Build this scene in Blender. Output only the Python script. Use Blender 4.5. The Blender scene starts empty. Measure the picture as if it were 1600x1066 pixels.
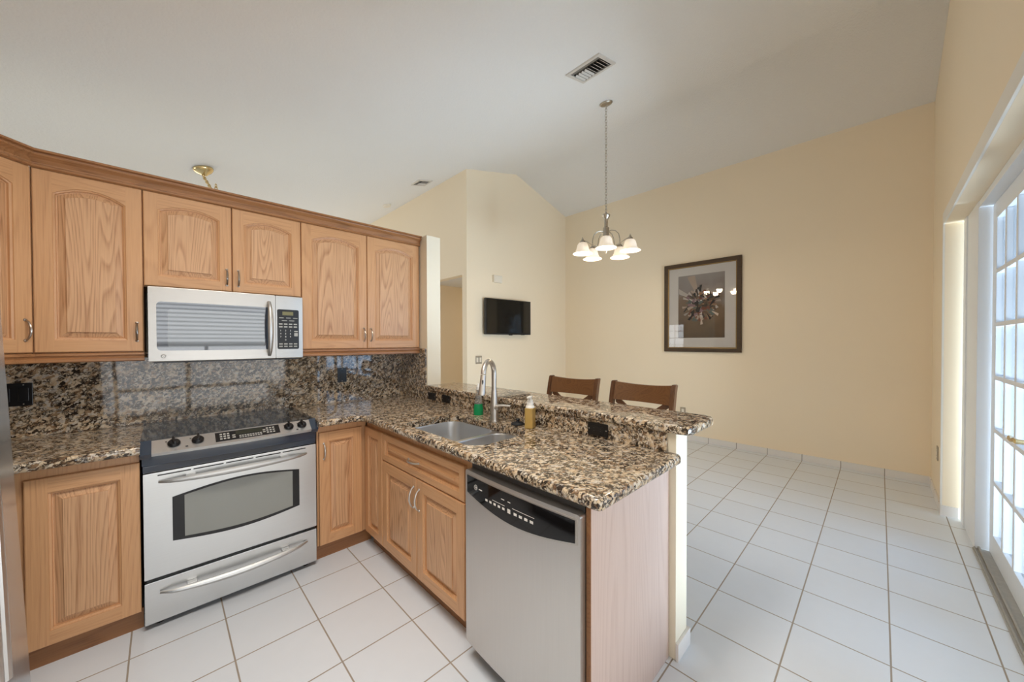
import bpy, bmesh, math, random
from mathutils import Vector, Matrix
R = math.radians
PI = math.pi
random.seed(7)
C = bpy.context.scene.collection
scene = bpy.context.scene

# ------------------------------------------------------------------ camera
CAM_H = 1.4031
cd = bpy.data.cameras.new('camera')
cd.sensor_width = 36.0
cd.lens = 560.45 / 1600 * 36
cd.shift_y = (541.37 - 533) / 1600
cd.clip_start = 0.02
cam = bpy.data.objects.new('camera', cd)
C.objects.link(cam)
_th, _p, _ro = R(45.735), -0.0117, 0.0027
_f = Vector((math.cos(_th) * math.cos(_p), math.sin(_th) * math.cos(_p), math.sin(_p)))
_r = Vector((math.sin(_th), -math.cos(_th), 0))
_u = _r.cross(_f)
_rr = _r * math.cos(_ro) + _u * math.sin(_ro) * -1
_uu = _r * math.sin(_ro) + _u * math.cos(_ro)
M = Matrix((( _rr.x, _uu.x, -_f.x, 0), (_rr.y, _uu.y, -_f.y, 0), (_rr.z, _uu.z, -_f.z, CAM_H), (0, 0, 0, 1)))
cam.matrix_world = M
scene.camera = cam

# ------------------------------------------------------------------ world, light, exposure
w = bpy.data.worlds.new('sky')
scene.world = w
w.use_nodes = True
bg = w.node_tree.nodes['Background']
bg.inputs[0].default_value = (0.80, 0.90, 1.0, 1)
bg.inputs[1].default_value = 1.15

def area(name, loc, target, sx, sy, power, col):
    l = bpy.data.lights.new(name, 'AREA')
    l.shape = 'RECTANGLE'; l.size = sx; l.size_y = sy; l.energy = power; l.color = col
    o = bpy.data.objects.new(name, l)
    C.objects.link(o)
    o.location = loc
    o.rotation_euler = (Vector(target) - Vector(loc)).to_track_quat('-Z', 'Y').to_euler()
    return o
DAY = (0.32, 0.61, 1.0)
area('daylight_patio_doors', (3.0, -1.25, 1.35), (3.0, 2.0, 2.2), 2.2, 2.3, 55, DAY)
area('patio_uplight_fill', (3.5, -2.1, 0.0), (3.9, -1.0, 1.6), 3.0, 1.8, 650, (0.70, 0.86, 1.0))  # added lamp on the patio, aimed up to brighten the dining ceiling
area('daylight_kitchen_window', (0.25, -0.95, 1.25), (0.25, 3, 0.7), 2.8, 2.2, 37, (1.0, 0.97, 0.93))
area('daylight_living_window', (-4.6, 6.15, 1.55), (3, 6.15, 1.4), 1.9, 1.6, 60, (0.95, 0.98, 1.0))
area('living_fill', (0.0, 9.6, 1.4), (0, 3, 1.6), 5.0, 2.2, 80, (0.95, 0.98, 1.0))  # added fill lamp evening out the living room; no slider is built
area('kitchen_fill', (0.25, 1.05, 3.0), (0.25, 1.05, 0), 1.2, 0.5, 33, (1.0, 0.94, 0.87)).data.spread = R(140)  # added fill lamp above the kitchen floor, no fixture around it
area('hall_fill', (5.2, 4.75, 2.3), (5.0, 4.75, 0), 0.5, 0.5, 6, (1.0, 0.95, 0.85))  # unseen lamp added under the hall ceiling; the hall has no window
scene.view_settings.view_transform = 'Standard'
scene.view_settings.look = 'None'
scene.view_settings.gamma = 1.0
scene.view_settings.use_curve_mapping = False
scene.view_settings.exposure = 0.0
scene.cycles.max_bounces = 10
scene.cycles.diffuse_bounces = 6
scene.cycles.caustics_reflective = False
scene.cycles.caustics_refractive = False
scene.cycles.sample_clamp_indirect = 8
scene.cycles.use_denoising = True

# ------------------------------------------------------------------ material helpers
def lin(r, g, b):
    f = lambda c: c / 12.92 if c <= 0.04045 else ((c + 0.055) / 1.055) ** 2.4
    return (f(r / 255), f(g / 255), f(b / 255), 1)
class NT:
    def __init__(s, name):
        s.m = bpy.data.materials.new(name)
        s.m.use_nodes = True
        s.t = s.m.node_tree
        s.b = s.t.nodes['Principled BSDF']
    def n(s, typ, **kw):
        x = s.t.nodes.new(typ)
        for k, v in kw.items():
            setattr(x, k, v)
        return x
    def l(s, a, b):
        s.t.links.new(a, b)
    def val(s, sock, v):
        if hasattr(v, 'is_output'): s.l(v, sock)
        else: sock.default_value = v
    def math(s, op, a, b=None, c=None):
        x = s.n('ShaderNodeMath', operation=op)
        s.val(x.inputs[0], a)
        if b is not None: s.val(x.inputs[1], b)
        if c is not None: s.val(x.inputs[2], c)
        return x.outputs[0]
    def mix(s, f, a, b, blend='MIX'):
        x = s.n('ShaderNodeMix', data_type='RGBA', blend_type=blend)
        s.val(x.inputs[0], f); s.val(x.inputs[6], a); s.val(x.inputs[7], b)
        return x.outputs[2]
    def coord(s, scale=(1, 1, 1), rnd=False, rot=(0, 0, 0)):
        tc = s.n('ShaderNodeTexCoord')
        mp = s.n('ShaderNodeMapping')
        mp.inputs['Scale'].default_value = scale
        mp.inputs['Rotation'].default_value = rot
        s.l(tc.outputs['Object'], mp.inputs['Vector'])
        if rnd:
            oi = s.n('ShaderNodeObjectInfo')
            cx = s.n('ShaderNodeCombineXYZ')
            for i, k in enumerate((37.0, 19.0, 53.0)):
                s.l(s.math('MULTIPLY', oi.outputs['Random'], k), cx.inputs[i])
            va = s.n('ShaderNodeVectorMath', operation='ADD')
            s.l(mp.outputs[0], va.inputs[0]); s.l(cx.outputs[0], va.inputs[1])
            return va.outputs[0]
        return mp.outputs[0]
    def noise(s, vec, scale, detail=2, rough=0.5, dist=0.0):
        x = s.n('ShaderNodeTexNoise')
        s.l(vec, x.inputs['Vector'])
        x.inputs['Scale'].default_value = scale
        x.inputs['Detail'].default_value = detail
        x.inputs['Roughness'].default_value = rough
        x.inputs['Distortion'].default_value = dist
        return x.outputs[0]
    def ramp(s, fac, stops, interp='LINEAR'):
        x = s.n('ShaderNodeValToRGB')
        cr = x.color_ramp
        cr.interpolation = interp
        while len(cr.elements) < len(stops): cr.elements.new(0.5)
        for e, (p, c) in zip(cr.elements, stops):
            e.position = p; e.color = c if len(c) == 4 else (*c, 1)
        s.val(x.inputs[0], fac)
        return x.outputs[0]
    def bump(s, h, strength, dist=0.001):
        x = s.n('ShaderNodeBump')
        x.inputs['Strength'].default_value = strength
        x.inputs['Distance'].default_value = dist
        s.l(h, x.inputs['Height'])
        s.l(x.outputs[0], s.b.inputs['Normal'])
    def set(s, **kw):
        for k, v in kw.items():
            s.val(s.b.inputs[k.replace('_', ' ')], v)
        return s

def plain(name, col, rough=0.5, metal=0.0, grain=0.03, **kw):
    m = NT(name)
    v = m.coord((1, 1, 1))
    nz = m.noise(v, 40, 3)
    c2 = tuple(max(0, c * (1 - grain * 2)) for c in col[:3]) + (1,)
    m.set(Base_Color=m.mix(nz, col, c2), Roughness=rough, Metallic=metal, **kw)
    return m.m

def wood(name, axis, light, dark, pore=0.55, rough=0.36, scale=1.0, ring=0.28, rings_n=30.0):
    m = NT(name)
    st = [1.0, 1.0, 1.0]
    st[axis] = 0.07
    v = m.coord(st, rnd=True)
    n1 = m.noise(v, 4.2 * scale, 1.5, 0.45, 0.25)
    rings = m.math('FRACT', m.math('MULTIPLY', n1, rings_n))
    rr = m.ramp(rings, [(0.0, (0, 0, 0, 1)), (0.5, (0.22, 0.22, 0.22, 1)), (0.82, (1, 1, 1, 1)), (1.0, (0.05, 0.05, 0.05, 1))])
    st2 = [1.0, 1.0, 1.0]
    st2[axis] = 0.02
    v2 = m.coord(st2, rnd=True)
    p = m.noise(v2, 260, 2, 0.6)
    pr = m.ramp(p, [(0.42, (0, 0, 0, 1)), (0.62, (1, 1, 1, 1))])
    big = m.noise(v, 2.0, 2)
    fac = m.math('ADD', m.math('MULTIPLY', rr, ring), m.math('MULTIPLY', m.math('MULTIPLY', pr, m.math('ADD', 0.35, m.math('MULTIPLY', rr, 0.65))), pore))
    col = m.mix(fac, light, dark)
    lite = tuple(min(1, c * 1.12) for c in light[:3]) + (1,)
    col = m.mix(m.math('MULTIPLY', big, 0.5), col, m.mix(0.5, col, lite))
    m.set(Base_Color=col, Roughness=rough)
    m.bump(p, 0.06, 0.0006)
    return m.m

def granite(name):
    m = NT(name)
    v = m.coord((1, 1, 1), rot=(0.5, 0.35, 0.6))
    d = m.n('ShaderNodeTexNoise'); m.l(v, d.inputs['Vector'])
    d.inputs['Scale'].default_value = 55; d.inputs['Detail'].default_value = 4
    vs = m.n('ShaderNodeVectorMath', operation='SCALE'); vs.inputs['Scale'].default_value = 0.034
    m.l(d.outputs['Color'], vs.inputs[0])
    va = m.n('ShaderNodeVectorMath', operation='ADD')
    m.l(v, va.inputs[0]); m.l(vs.outputs[0], va.inputs[1])
    mp = m.n('ShaderNodeMapping'); mp.inputs['Scale'].default_value = (0.5, 1.15, 1.0)
    m.l(va.outputs[0], mp.inputs['Vector'])
    vo = m.n('ShaderNodeTexVoronoi'); m.l(mp.outputs[0], vo.inputs['Vector']); vo.inputs['Scale'].default_value = 92
    sx = m.n('ShaderNodeSeparateColor'); m.l(vo.outputs['Color'], sx.inputs[0])
    clump = m.noise(v, 9, 2)
    sel = m.math('ADD', sx.outputs[0], m.math('MULTIPLY', m.math('SUBTRACT', clump, 0.5), 0.55))
    col = m.ramp(sel, [(0.0, lin(20, 18, 18)), (0.09, lin(30, 27, 26)), (0.14, lin(116, 90, 68)), (0.26, lin(168, 139, 108)),
                       (0.40, lin(204, 181, 150)), (0.60, lin(216, 197, 168)), (0.75, lin(224, 210, 186)), (0.90, lin(214, 206, 194)), (1.0, lin(176, 164, 150))])
    vo2 = m.n('ShaderNodeTexVoronoi', feature='DISTANCE_TO_EDGE'); m.l(mp.outputs[0], vo2.inputs['Vector']); vo2.inputs['Scale'].default_value = 92
    edge = m.ramp(vo2.outputs['Distance'], [(0.04, (1, 1, 1, 1)), (0.26, (0, 0, 0, 1))])
    msk = m.ramp(m.noise(v, 34, 2), [(0.41, (0, 0, 0, 1)), (0.53, (1, 1, 1, 1))])
    col = m.mix(m.math('MULTIPLY', m.math('MULTIPLY', edge, msk), 0.95), col, lin(30, 25, 24))
    fine = m.noise(v, 320, 2)
    col = m.mix(m.math('MULTIPLY', fine, 0.2), col, lin(140, 116, 92))
    m.set(Base_Color=col, Roughness=0.035, IOR=1.58)
    return m.m

def steel(name, axis, col=(0.66, 0.64, 0.62, 1), rough=0.26, bump=0.03):
    m = NT(name)
    st = [1, 1, 1]; st[axis] = 0.01
    v = m.coord(st)
    nz = m.noise(v, 420, 2)
    c2 = tuple(c * 0.93 for c in col[:3]) + (1,)
    m.set(Base_Color=m.mix(nz, col, c2), Metallic=1.0, Roughness=m.math('ADD', rough - 0.03, m.math('MULTIPLY', nz, 0.07)))
    if bump: m.bump(nz, bump, 0.0004)
    return m.m

def glossy(name, col, rough=0.05, **kw):
    m = NT(name)
    v = m.coord()
    nz = m.noise(v, 60, 2)
    m.set(Base_Color=col, Roughness=m.math('ADD', rough, m.math('MULTIPLY', nz, 0.02)), **kw)
    return m.m

def paint(name, col, bumps=0.05, scale=160, rough=0.6, var=0.03, dist=0.002):
    m = NT(name)
    v = m.coord()
    n1 = m.noise(v, 1.3, 2)
    c2 = tuple(c * (1 - var) for c in col[:3]) + (1,)
    m.set(Base_Color=m.mix(n1, col, c2), Roughness=rough)
    m.bump(m.noise(v, scale, 3, 0.6), bumps, dist)
    return m.m

TILE, TX, TY = 0.3365, 0.2165, 2.3135
def tiles(name, face, grout, axes=(0, 1), origin=(TX, TY)):
    m = NT(name)
    tc = m.n('ShaderNodeTexCoord')
    sp = m.n('ShaderNodeSeparateXYZ'); m.l(tc.outputs['Object'], sp.inputs[0])
    ds, cells = [], []
    for a, o in zip(axes, origin):
        t = m.math('DIVIDE', m.math('SUBTRACT', sp.outputs[a], o), TILE)
        cells.append(m.math('FLOOR', t))
        fr = m.math('FRACT', t)
        ds.append(m.math('MULTIPLY', m.math('MINIMUM', fr, m.math('SUBTRACT', 1.0, fr)), TILE))
    d = ds[0] if len(ds) == 1 else m.math('MINIMUM', ds[0], ds[1])
    g = m.ramp(m.math('MULTIPLY', d, 100.0), [(0.24, (1, 1, 1, 1)), (0.38, (0, 0, 0, 1))])
    cx = m.n('ShaderNodeCombineXYZ')
    for i, c in enumerate(cells): m.l(c, cx.inputs[i])
    wn = m.n('ShaderNodeTexWhiteNoise', noise_dimensions='3D'); m.l(cx.outputs[0], wn.inputs['Vector'])
    v = m.coord()
    mot = m.noise(v, 14, 4)
    f2 = tuple(c * 0.93 for c in face[:3]) + (1,)
    col = m.mix(m.math('ADD', m.math('MULTIPLY', mot, 0.5), m.math('MULTIPLY', wn.outputs['Value'], 0.4)), face, f2)
    gcol = m.mix(m.noise(v, 9, 3), grout, tuple(c * 0.7 for c in grout[:3]) + (1,))
    m.set(Base_Color=m.mix(g, col, gcol), Roughness=m.math('ADD', 0.33, m.math('MULTIPLY', g, 0.5)))
    h = m.math('SUBTRACT', m.math('MULTIPLY', mot, 0.12), g)
    m.bump(h, 0.35, 0.002)
    return m.m

OAK_L, OAK_D = lin(208, 160, 116), lin(162, 110, 70)
M_ = {}
M_['oak_v'] = wood('oak_upright_grain', 2, OAK_L, OAK_D, ring=0.14, pore=0.4)
M_['oak_x'] = wood('oak_level_grain', 0, OAK_L, OAK_D, ring=0.14, pore=0.4)
M_['oak_panel'] = wood('oak_panel_grain', 2, lin(212, 168, 128), lin(150, 100, 62), scale=1.35, ring=0.42, pore=0.5, rings_n=42.0)
M_['oak_dark'] = wood('oak_moulding_grain', 0, lin(172, 122, 80), lin(112, 72, 42))
M_['oak_kick'] = wood('oak_kick_grain', 0, lin(150, 105, 68), lin(112, 72, 44))
M_['oak_pink'] = wood('oak_veneer_end_grain', 2, lin(205, 185, 176), lin(184, 160, 150), pore=0.5, scale=0.8)
M_['walnut'] = wood('dark_stool_wood', 0, lin(116, 78, 46), lin(78, 50, 30), rough=0.28)
M_['walnut_v'] = wood('dark_stool_wood_upright', 2, lin(100, 66, 42), lin(66, 42, 26), rough=0.28)
M_['granite'] = granite('speckled_granite')
M_['steel_x'] = steel('brushed_steel_level', 0, (0.68, 0.69, 0.69, 1), 0.31)
M_['steel_micro'] = steel('microwave_steel', 0, (0.55, 0.53, 0.50, 1), 0.38)
M_['steel_z'] = steel('brushed_steel_upright', 2, (0.66, 0.63, 0.60, 1), 0.34)
M_['steel_fridge'] = steel('polished_fridge_steel', 2, (0.74, 0.78, 0.82, 1), 0.24)
M_['sink_steel'] = plain('satin_sink_steel', (0.80, 0.81, 0.82, 1), 0.30, 1.0, 0.01)
M_['nickel'] = plain('brushed_nickel', (0.62, 0.59, 0.55, 1), 0.38, 1.0)
M_['steel_pull'] = plain('satin_steel_pull', (0.60, 0.60, 0.59, 1), 0.42, 1.0)
M_['nickel_warm'] = plain('warm_nickel', (0.46, 0.41, 0.34, 1), 0.34, 1.0)
M_['brass'] = plain('polished_brass', (0.75, 0.60, 0.33, 1), 0.22, 1.0)
M_['pewter'] = plain('antique_pewter', (0.42, 0.37, 0.32, 1), 0.3, 1.0)
M_['black_glass'] = glossy('black_ceramic_glass', lin(34, 41, 50), 0.05, IOR=1.9)
M_['window_glass'] = glossy('dark_oven_glass', lin(134, 136, 130), 0.06, IOR=1.8)
M_['micro_glass'] = glossy('microwave_window_glass', lin(96, 104, 112), 0.03, IOR=2.3)
M_['panel_glass'] = glossy('black_panel_glass', lin(16, 14, 14), 0.04)
M_['micro_border'] = glossy('microwave_border_glass', lin(50, 62, 78), 0.03, IOR=2.3)
M_['black'] = glossy('black_plastic', lin(20, 20, 22), 0.28)
M_['black_blue'] = glossy('black_enamel', lin(44, 56, 72), 0.14, IOR=1.7)
M_['dark_grey'] = plain('dark_grey_plastic', lin(62, 62, 64), 0.4)
M_['key_grey'] = plain('key_print_grey', lin(186, 184, 178), 0.5)
M_['white_print'] = plain('white_print', lin(232, 228, 222), 0.5)
M_['lcd'] = plain('dim_display', lin(122, 118, 78), 0.3)
M_['lcd_dark'] = plain('dark_display', lin(46, 50, 40), 0.25)
M_['wall'] = paint('cream_wall_paint', lin(244, 228, 201), 0.05, 150)
M_['wall_white'] = paint('pale_cream_paint', lin(236, 227, 206), 0.04, 150)
M_['ceiling'] = paint('textured_ceiling_paint', lin(236, 234, 231), 0.9, 60, 0.8, 0.02, 0.005)
M_['white'] = paint('white_gloss_paint', lin(232, 235, 238), 0.02, 90, 0.35)
M_['trim_white'] = paint('white_trim_paint', lin(236, 234, 228), 0.02, 90, 0.4)
M_['vent_white'] = plain('painted_vent_metal', lin(214, 207, 198), 0.5)
M_['vent_grey'] = plain('grey_vent_metal', lin(120, 116, 110), 0.4)
M_['plastic_white'] = plain('white_plastic', lin(236, 226, 208), 0.4)
M_['plate_tan'] = plain('satin_nickel_plate', lin(168, 156, 138), 0.4, 0.3)
M_['floor'] = tiles('white_floor_tile', lin(225, 231, 238), lin(172, 160, 146))
M_['base_y'] = tiles('white_base_tile_along_y', lin(232, 228, 224), lin(150, 142, 134), (1,), (TY,))
M_['base_x'] = tiles('white_base_tile_along_x', lin(232, 228, 224), lin(150, 142, 134), (0,), (TX,))
M_['threshold'] = plain('weathered_metal_track', lin(176, 172, 164), 0.55, 0.0, 0.15)
M_['concrete'] = paint('patio_concrete', lin(206, 204, 200), 0.2, 60, 0.8)
M_['mat'] = paint('white_mat_board', lin(238, 234, 230), 0.02, 200, 0.8)
M_['frame_wood'] = wood('dark_bronze_frame', 0, lin(74, 54, 32), lin(40, 30, 18), rough=0.6)
M_['gilt'] = plain('gilt_edge', lin(150, 122, 76), 0.35, 0.5)
M_['tv_screen'] = glossy('tv_screen', lin(30, 28, 24), 0.06)
M_['rubber'] = glossy('black_rubber', lin(22, 24, 28), 0.4)
M_['blind'] = paint('white_blind_slat', lin(235, 235, 232), 0.02, 50, 0.5)

def clear_glass(name):
    m = NT(name)
    v = m.coord(); nz = m.noise(v, 4, 1)
    m.set(Base_Color=(1, 1, 1, 1), Roughness=m.math('MULTIPLY', nz, 0.01), Transmission_Weight=1.0, IOR=1.02)
    tr = m.n('ShaderNodeBsdfTransparent'); gl = m.n('ShaderNodeBsdfGlossy')
    gl.inputs['Roughness'].default_value = 0.01
    fr = m.n('ShaderNodeFresnel'); fr.inputs['IOR'].default_value = 1.45
    mx = m.n('ShaderNodeMixShader')
    m.l(m.math('MULTIPLY', fr.outputs[0], 0.8), mx.inputs[0]); m.l(tr.outputs[0], mx.inputs[1]); m.l(gl.outputs[0], mx.inputs[2])
    m.l(mx.outputs[0], m.t.nodes['Material Output'].inputs['Surface'])
    return m.m
M_['pane'] = clear_glass('clear_window_pane')

def liquid(name, col, rough=0.05, trans=0.75):
    m = NT(name)
    v = m.coord(); nz = m.noise(v, 30, 1)
    m.set(Base_Color=m.mix(nz, col, tuple(c * 0.9 for c in col[:3]) + (1,)), Roughness=rough, Transmission_Weight=trans, IOR=1.3)
    return m.m
M_['amber'] = liquid('amber_hand_soap', (0.92, 0.62, 0.20, 1), 0.08, 0.5)
M_['green'] = liquid('green_dish_soap', (0.02, 0.45, 0.16, 1), 0.08, 0.4)
M_['clear_plastic'] = liquid('clear_bottle_plastic', (0.93, 0.95, 0.94, 1), 0.06, 0.85)
M_['pump_white'] = plain('translucent_white_pump', lin(240, 238, 232), 0.35)

def lit(name, col, strength, base):
    m = NT(name)
    v = m.coord(); nz = m.noise(v, 30, 3)
    m.set(Base_Color=base, Roughness=0.3, Emission_Color=m.mix(nz, col, tuple(c * 0.9 for c in col[:3]) + (1,)), Emission_Strength=strength)
    return m.m
M_['shade'] = lit('lit_alabaster_glass', (1.0, 0.82, 0.62, 1), 0.5, lin(214, 204, 190))
M_['bulb'] = lit('glowing_bulb', (1.0, 0.86, 0.66, 1), 3.5, (1, 1, 1, 1))

# ------------------------------------------------------------------ mesh helpers
class B:
    """collects shapes; build() links them as ONE mesh object"""
    def __init__(s):
        s.bm = bmesh.new()
    def _add(s, verts, faces, mat=0):
        vs = [s.bm.verts.new(v) for v in verts]
        for f in faces:
            try:
                x = s.bm.faces.new([vs[i] for i in f]); x.material_index = mat
            except ValueError:
                pass
        return s
    def box(s, x0, x1, y0, y1, z0, z1, bev=0.0, mat=0, seg=2):
        t = bmesh.new()
        v = [t.verts.new((x, y, z)) for x in (x0, x1) for y in (y0, y1) for z in (z0, z1)]
        for f in ((0, 1, 3, 2), (4, 6, 7, 5), (0, 4, 5, 1), (2, 3, 7, 6), (0, 2, 6, 4), (1, 5, 7, 3)):
            t.faces.new([v[i] for i in f])
        if bev > 0:
            bmesh.ops.bevel(t, geom=t.edges[:], offset=bev, segments=seg, profile=0.5, affect='EDGES')
        s.merge(t, mat)
        return s
    def merge(s, t, mat=0, mtx=None):
        t.verts.index_update()
        mp = {}
        for v in t.verts:
            co = v.co if mtx is None else mtx @ v.co
            mp[v.index] = s.bm.verts.new(co)
        for f in t.faces:
            x = s.bm.faces.new([mp[v.index] for v in f.verts])
            x.material_index = f.material_index if mat is None else mat
        t.free()
        return s
    def prism(s, poly, z0, z1, axis='Z', bev=0.0, mat=0, seg=3, bevfun=None):
        """poly extruded; axis Z: poly (x,y); Y: poly (x,z); X: poly (y,z)"""
        def P(a, b, h):
            return (a, b, h) if axis == 'Z' else ((a, h, b) if axis == 'Y' else (h, a, b))
        t = bmesh.new()
        lo = [t.verts.new(P(a, b, z0)) for a, b in poly]
        hi = [t.verts.new(P(a, b, z1)) for a, b in poly]
        n = len(poly)
        t.faces.new(lo[::-1]); t.faces.new(hi)
        for i in range(n):
            t.faces.new((lo[i], lo[(i + 1) % n], hi[(i + 1) % n], hi[i]))
        bmesh.ops.recalc_face_normals(t, faces=t.faces[:])
        if bev > 0:
            es = [e for e in t.edges if ((e.verts[0] in lo) == (e.verts[1] in lo))]
            if bevfun: es = [e for e in es if bevfun(e)]
            bmesh.ops.bevel(t, geom=es, offset=bev, segments=seg, profile=0.5, affect='EDGES')
        s.merge(t, mat)
        return s
    def lathe(s, prof, c=(0, 0, 0), seg=24, axis='Z', mat=0):
        vs, fs = [], []
        n = len(prof)
        for k in range(seg):
            a = 2 * PI * k / seg
            for r, h in prof:
                p = (r * math.cos(a), r * math.sin(a), h)
                if axis == 'X': p = (p[2], p[0], p[1])
                if axis == 'Y': p = (p[1], p[2], p[0])
                vs.append((c[0] + p[0], c[1] + p[1], c[2] + p[2]))
        for k in range(seg):
            k2 = (k + 1) % seg
            for i in range(n - 1):
                fs.append((k * n + i, k2 * n + i, k2 * n + i + 1, k * n + i + 1))
        if prof[0][0] > 1e-6: fs.append([k * n for k in range(seg)][::-1])
        if prof[-1][0] > 1e-6: fs.append([k * n + n - 1 for k in range(seg)])
        return s._add(vs, fs, mat)
    def tube(s, pts, rad, seg=10, closed=False, mat=0, flat=1.0):
        pts = [Vector(p) for p in pts]
        n = len(pts)
        rads = rad if isinstance(rad, (list, tuple)) else [rad] * n
        rings = []
        up = None
        for i, p in enumerate(pts):
            a = pts[i - 1] if (i > 0 or closed) else p
            b = pts[(i + 1) % n] if (i < n - 1 or closed) else p
            t = (b - a).normalized()
            if up is None:
                up = Vector((0, 0, 1)) if abs(t.z) < 0.9 else Vector((1, 0, 0))
            side = t.cross(up).normalized()
            up = side.cross(t).normalized()
            rings.append([p + (side * math.cos(2 * PI * k / seg) + up * math.sin(2 * PI * k / seg) * flat) * rads[i] for k in range(seg)])
        vs = [v for r in rings for v in r]
        fs = []
        m = n if closed else n - 1
        for i in range(m):
            j = (i + 1) % n
            for k in range(seg):
                k2 = (k + 1) % seg
                fs.append((i * seg + k, i * seg + k2, j * seg + k2, j * seg + k))
        if not closed:
            fs.append(list(range(seg))[::-1]); fs.append([(n - 1) * seg + k for k in range(seg)])
        return s._add(vs, fs, mat)
    def sweep(s, path, prof, mat=0, cap=True):
        """prof [(out,z)] closed outline swept along a path of (x,y); out is to the right of travel"""
        n = len(path)
        nor = []
        for i in range(n - 1):
            d = Vector((path[i + 1][0] - path[i][0], path[i + 1][1] - path[i][1])).normalized()
            nor.append(Vector((d.y, -d.x)))
        vs, fs = [], []
        for i in range(n):
            if i == 0: o = nor[0]
            elif i == n - 1: o = nor[-1]
            else:
                b = (nor[i - 1] + nor[i]).normalized()
                o = b / max(0.2, b.dot(nor[i]))
            for a, z in prof:
                vs.append((path[i][0] + o.x * a, path[i][1] + o.y * a, z))
        k = len(prof)
        for i in range(n - 1):
            for j in range(k):
                j2 = (j + 1) % k
                fs.append((i * k + j, (i + 1) * k + j, (i + 1) * k + j2, i * k + j2))
        if cap:
            fs.append(list(range(k))); fs.append([(n - 1) * k + j for j in range(k)][::-1])
        return s._add(vs, fs, mat)
    def xform(s, mtx):
        bmesh.ops.transform(s.bm, matrix=mtx, verts=s.bm.verts[:])
        return s
    def build(s, name, mats, parent=None, ang=35, off=None, wn=True):
        if not isinstance(mats, (list, tuple)): mats = [mats]
        if off is not None:
            bmesh.ops.translate(s.bm, vec=-Vector(off), verts=s.bm.verts[:])
        bmesh.ops.recalc_face_normals(s.bm, faces=s.bm.faces[:])
        me = bpy.data.meshes.new(name)
        s.bm.to_mesh(me); s.bm.free()
        for m in mats: me.materials.append(m)
        for p in me.polygons: p.use_smooth = True
        try: me.set_sharp_from_angle(angle=R(ang))
        except Exception: pass
        o = bpy.data.objects.new(name, me)
        C.objects.link(o)
        if wn:
            md = o.modifiers.new('normals', 'WEIGHTED_NORMAL'); md.keep_sharp = True; md.weight = 80
        if parent is not None: o.parent = parent
        return o

def tag(o, label, cat, group=None):
    o['label'] = label; o['category'] = cat
    if group: o['group'] = group
    return o
def thing(name, label, cat, loc=(0, 0, 0), rz=0.0, group=None):
    o = bpy.data.objects.new(name, None)
    o.empty_display_size = 0.05
    C.objects.link(o)
    o.location = loc; o.rotation_euler = (0, 0, rz)
    return tag(o, label, cat, group)
def struct(name, b, m, parent=None):
    o = b.build(name, m, parent)
    if parent is None: o['kind'] = 'structure'
    return o
def copy_tree(o, parent=None):
    c = o.copy(); C.objects.link(c)
    if parent is not None: c.parent = parent
    for ch in list(o.children): copy_tree(ch, c)
    return c
def cut(o, cutter):
    """subtract the cutter's mesh from o and drop the cutter"""
    md = o.modifiers.new('cut', 'BOOLEAN'); md.operation = 'DIFFERENCE'; md.solver = 'EXACT'; md.object = cutter
    bpy.context.view_layer.update()
    dg = bpy.context.evaluated_depsgraph_get()
    me = bpy.data.meshes.new_from_object(o.evaluated_get(dg))
    o.modifiers.clear(); o.data = me
    bpy.data.objects.remove(cutter)
    for p in me.polygons: p.use_smooth = True
    me.set_sharp_from_angle(angle=R(30))
    md = o.modifiers.new('normals', 'WEIGHTED_NORMAL'); md.keep_sharp = True; md.weight = 80
def rrect(x0, x1, y0, y1, r, n=5):
    pts = []
    for cx, cy, a0 in ((x1 - r, y1 - r, 0), (x0 + r, y1 - r, 90), (x0 + r, y0 + r, 180), (x1 - r, y0 + r, 270)):
        for k in range(n + 1):
            a = R(a0 + 90 * k / n)
            pts.append((cx + r * math.cos(a), cy + r * math.sin(a)))
    return pts

# ------------------------------------------------------------------ key planes (metres)
YW = 3.109      # kitchen wall face
YC = 2.487      # base door faces, back run
YU = 2.764      # upper door faces
XC = 0.994      # peninsula door faces
XP0, XP1, YP = 1.602, 1.729, 0.618   # pony wall
XFAR = 5.375    # dining wall with the picture
YTV = 4.084     # wall with the television
XL = 3.09       # living side wall with the hall opening
YR = -0.357     # patio door wall
SL = 0.2418
def ceil_z(x):
    return 4.088 + SL * (x - 4.091) if x < 4.091 else 4.088 - 0.285 * (x - 4.091)
XW = -1.05      # wall behind the fridge

# ------------------------------------------------------------------ setting
struct('floor', B().box(-4.2, 6.2, -0.62, 10.2, -0.12, 0.0), M_['floor'])
cb = B()
prof = [(-4.2, ceil_z(-4.2)), (4.091, 4.088), (5.6, ceil_z(5.6)), (5.6, ceil_z(5.6) + 0.12), (4.091, 4.208), (-4.2, ceil_z(-4.2) + 0.12)]
cb.prism(prof, -0.62, 10.2, 'Y')
struct('ceiling', cb, M_['ceiling'])
struct('wall_right', B().box(XFAR, XFAR + 0.15, -0.62, 10.2, 0, 3.78), M_['wall'])
def roofed(x0, x1, y0, y1, z0, n=1):
    b = B()
    xs = sorted({x0, x1} | ({4.091} if x0 < 4.091 < x1 else set()))
    poly = [(x0, z0), (x1, z0)] + [(x, ceil_z(x) + 0.02) for x in reversed(xs)]
    return b.prism(poly, y0, y1, 'Y')
struct('wall_inner', roofed(XL + 0.12, XFAR + 0.1, YTV, YTV + 0.12, 0), M_['wall'])
wl = B().box(XL, XL + 0.12, YTV, 4.19, 0, ceil_z(XL) + 0.03)
wl.box(XL, XL + 0.12, 4.19, 5.30, 2.374, ceil_z(XL) + 0.03).box(XL, XL + 0.12, 5.30, 10.2, 0, ceil_z(XL) + 0.03)
struct('wall_middle', wl, M_['wall'])
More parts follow.
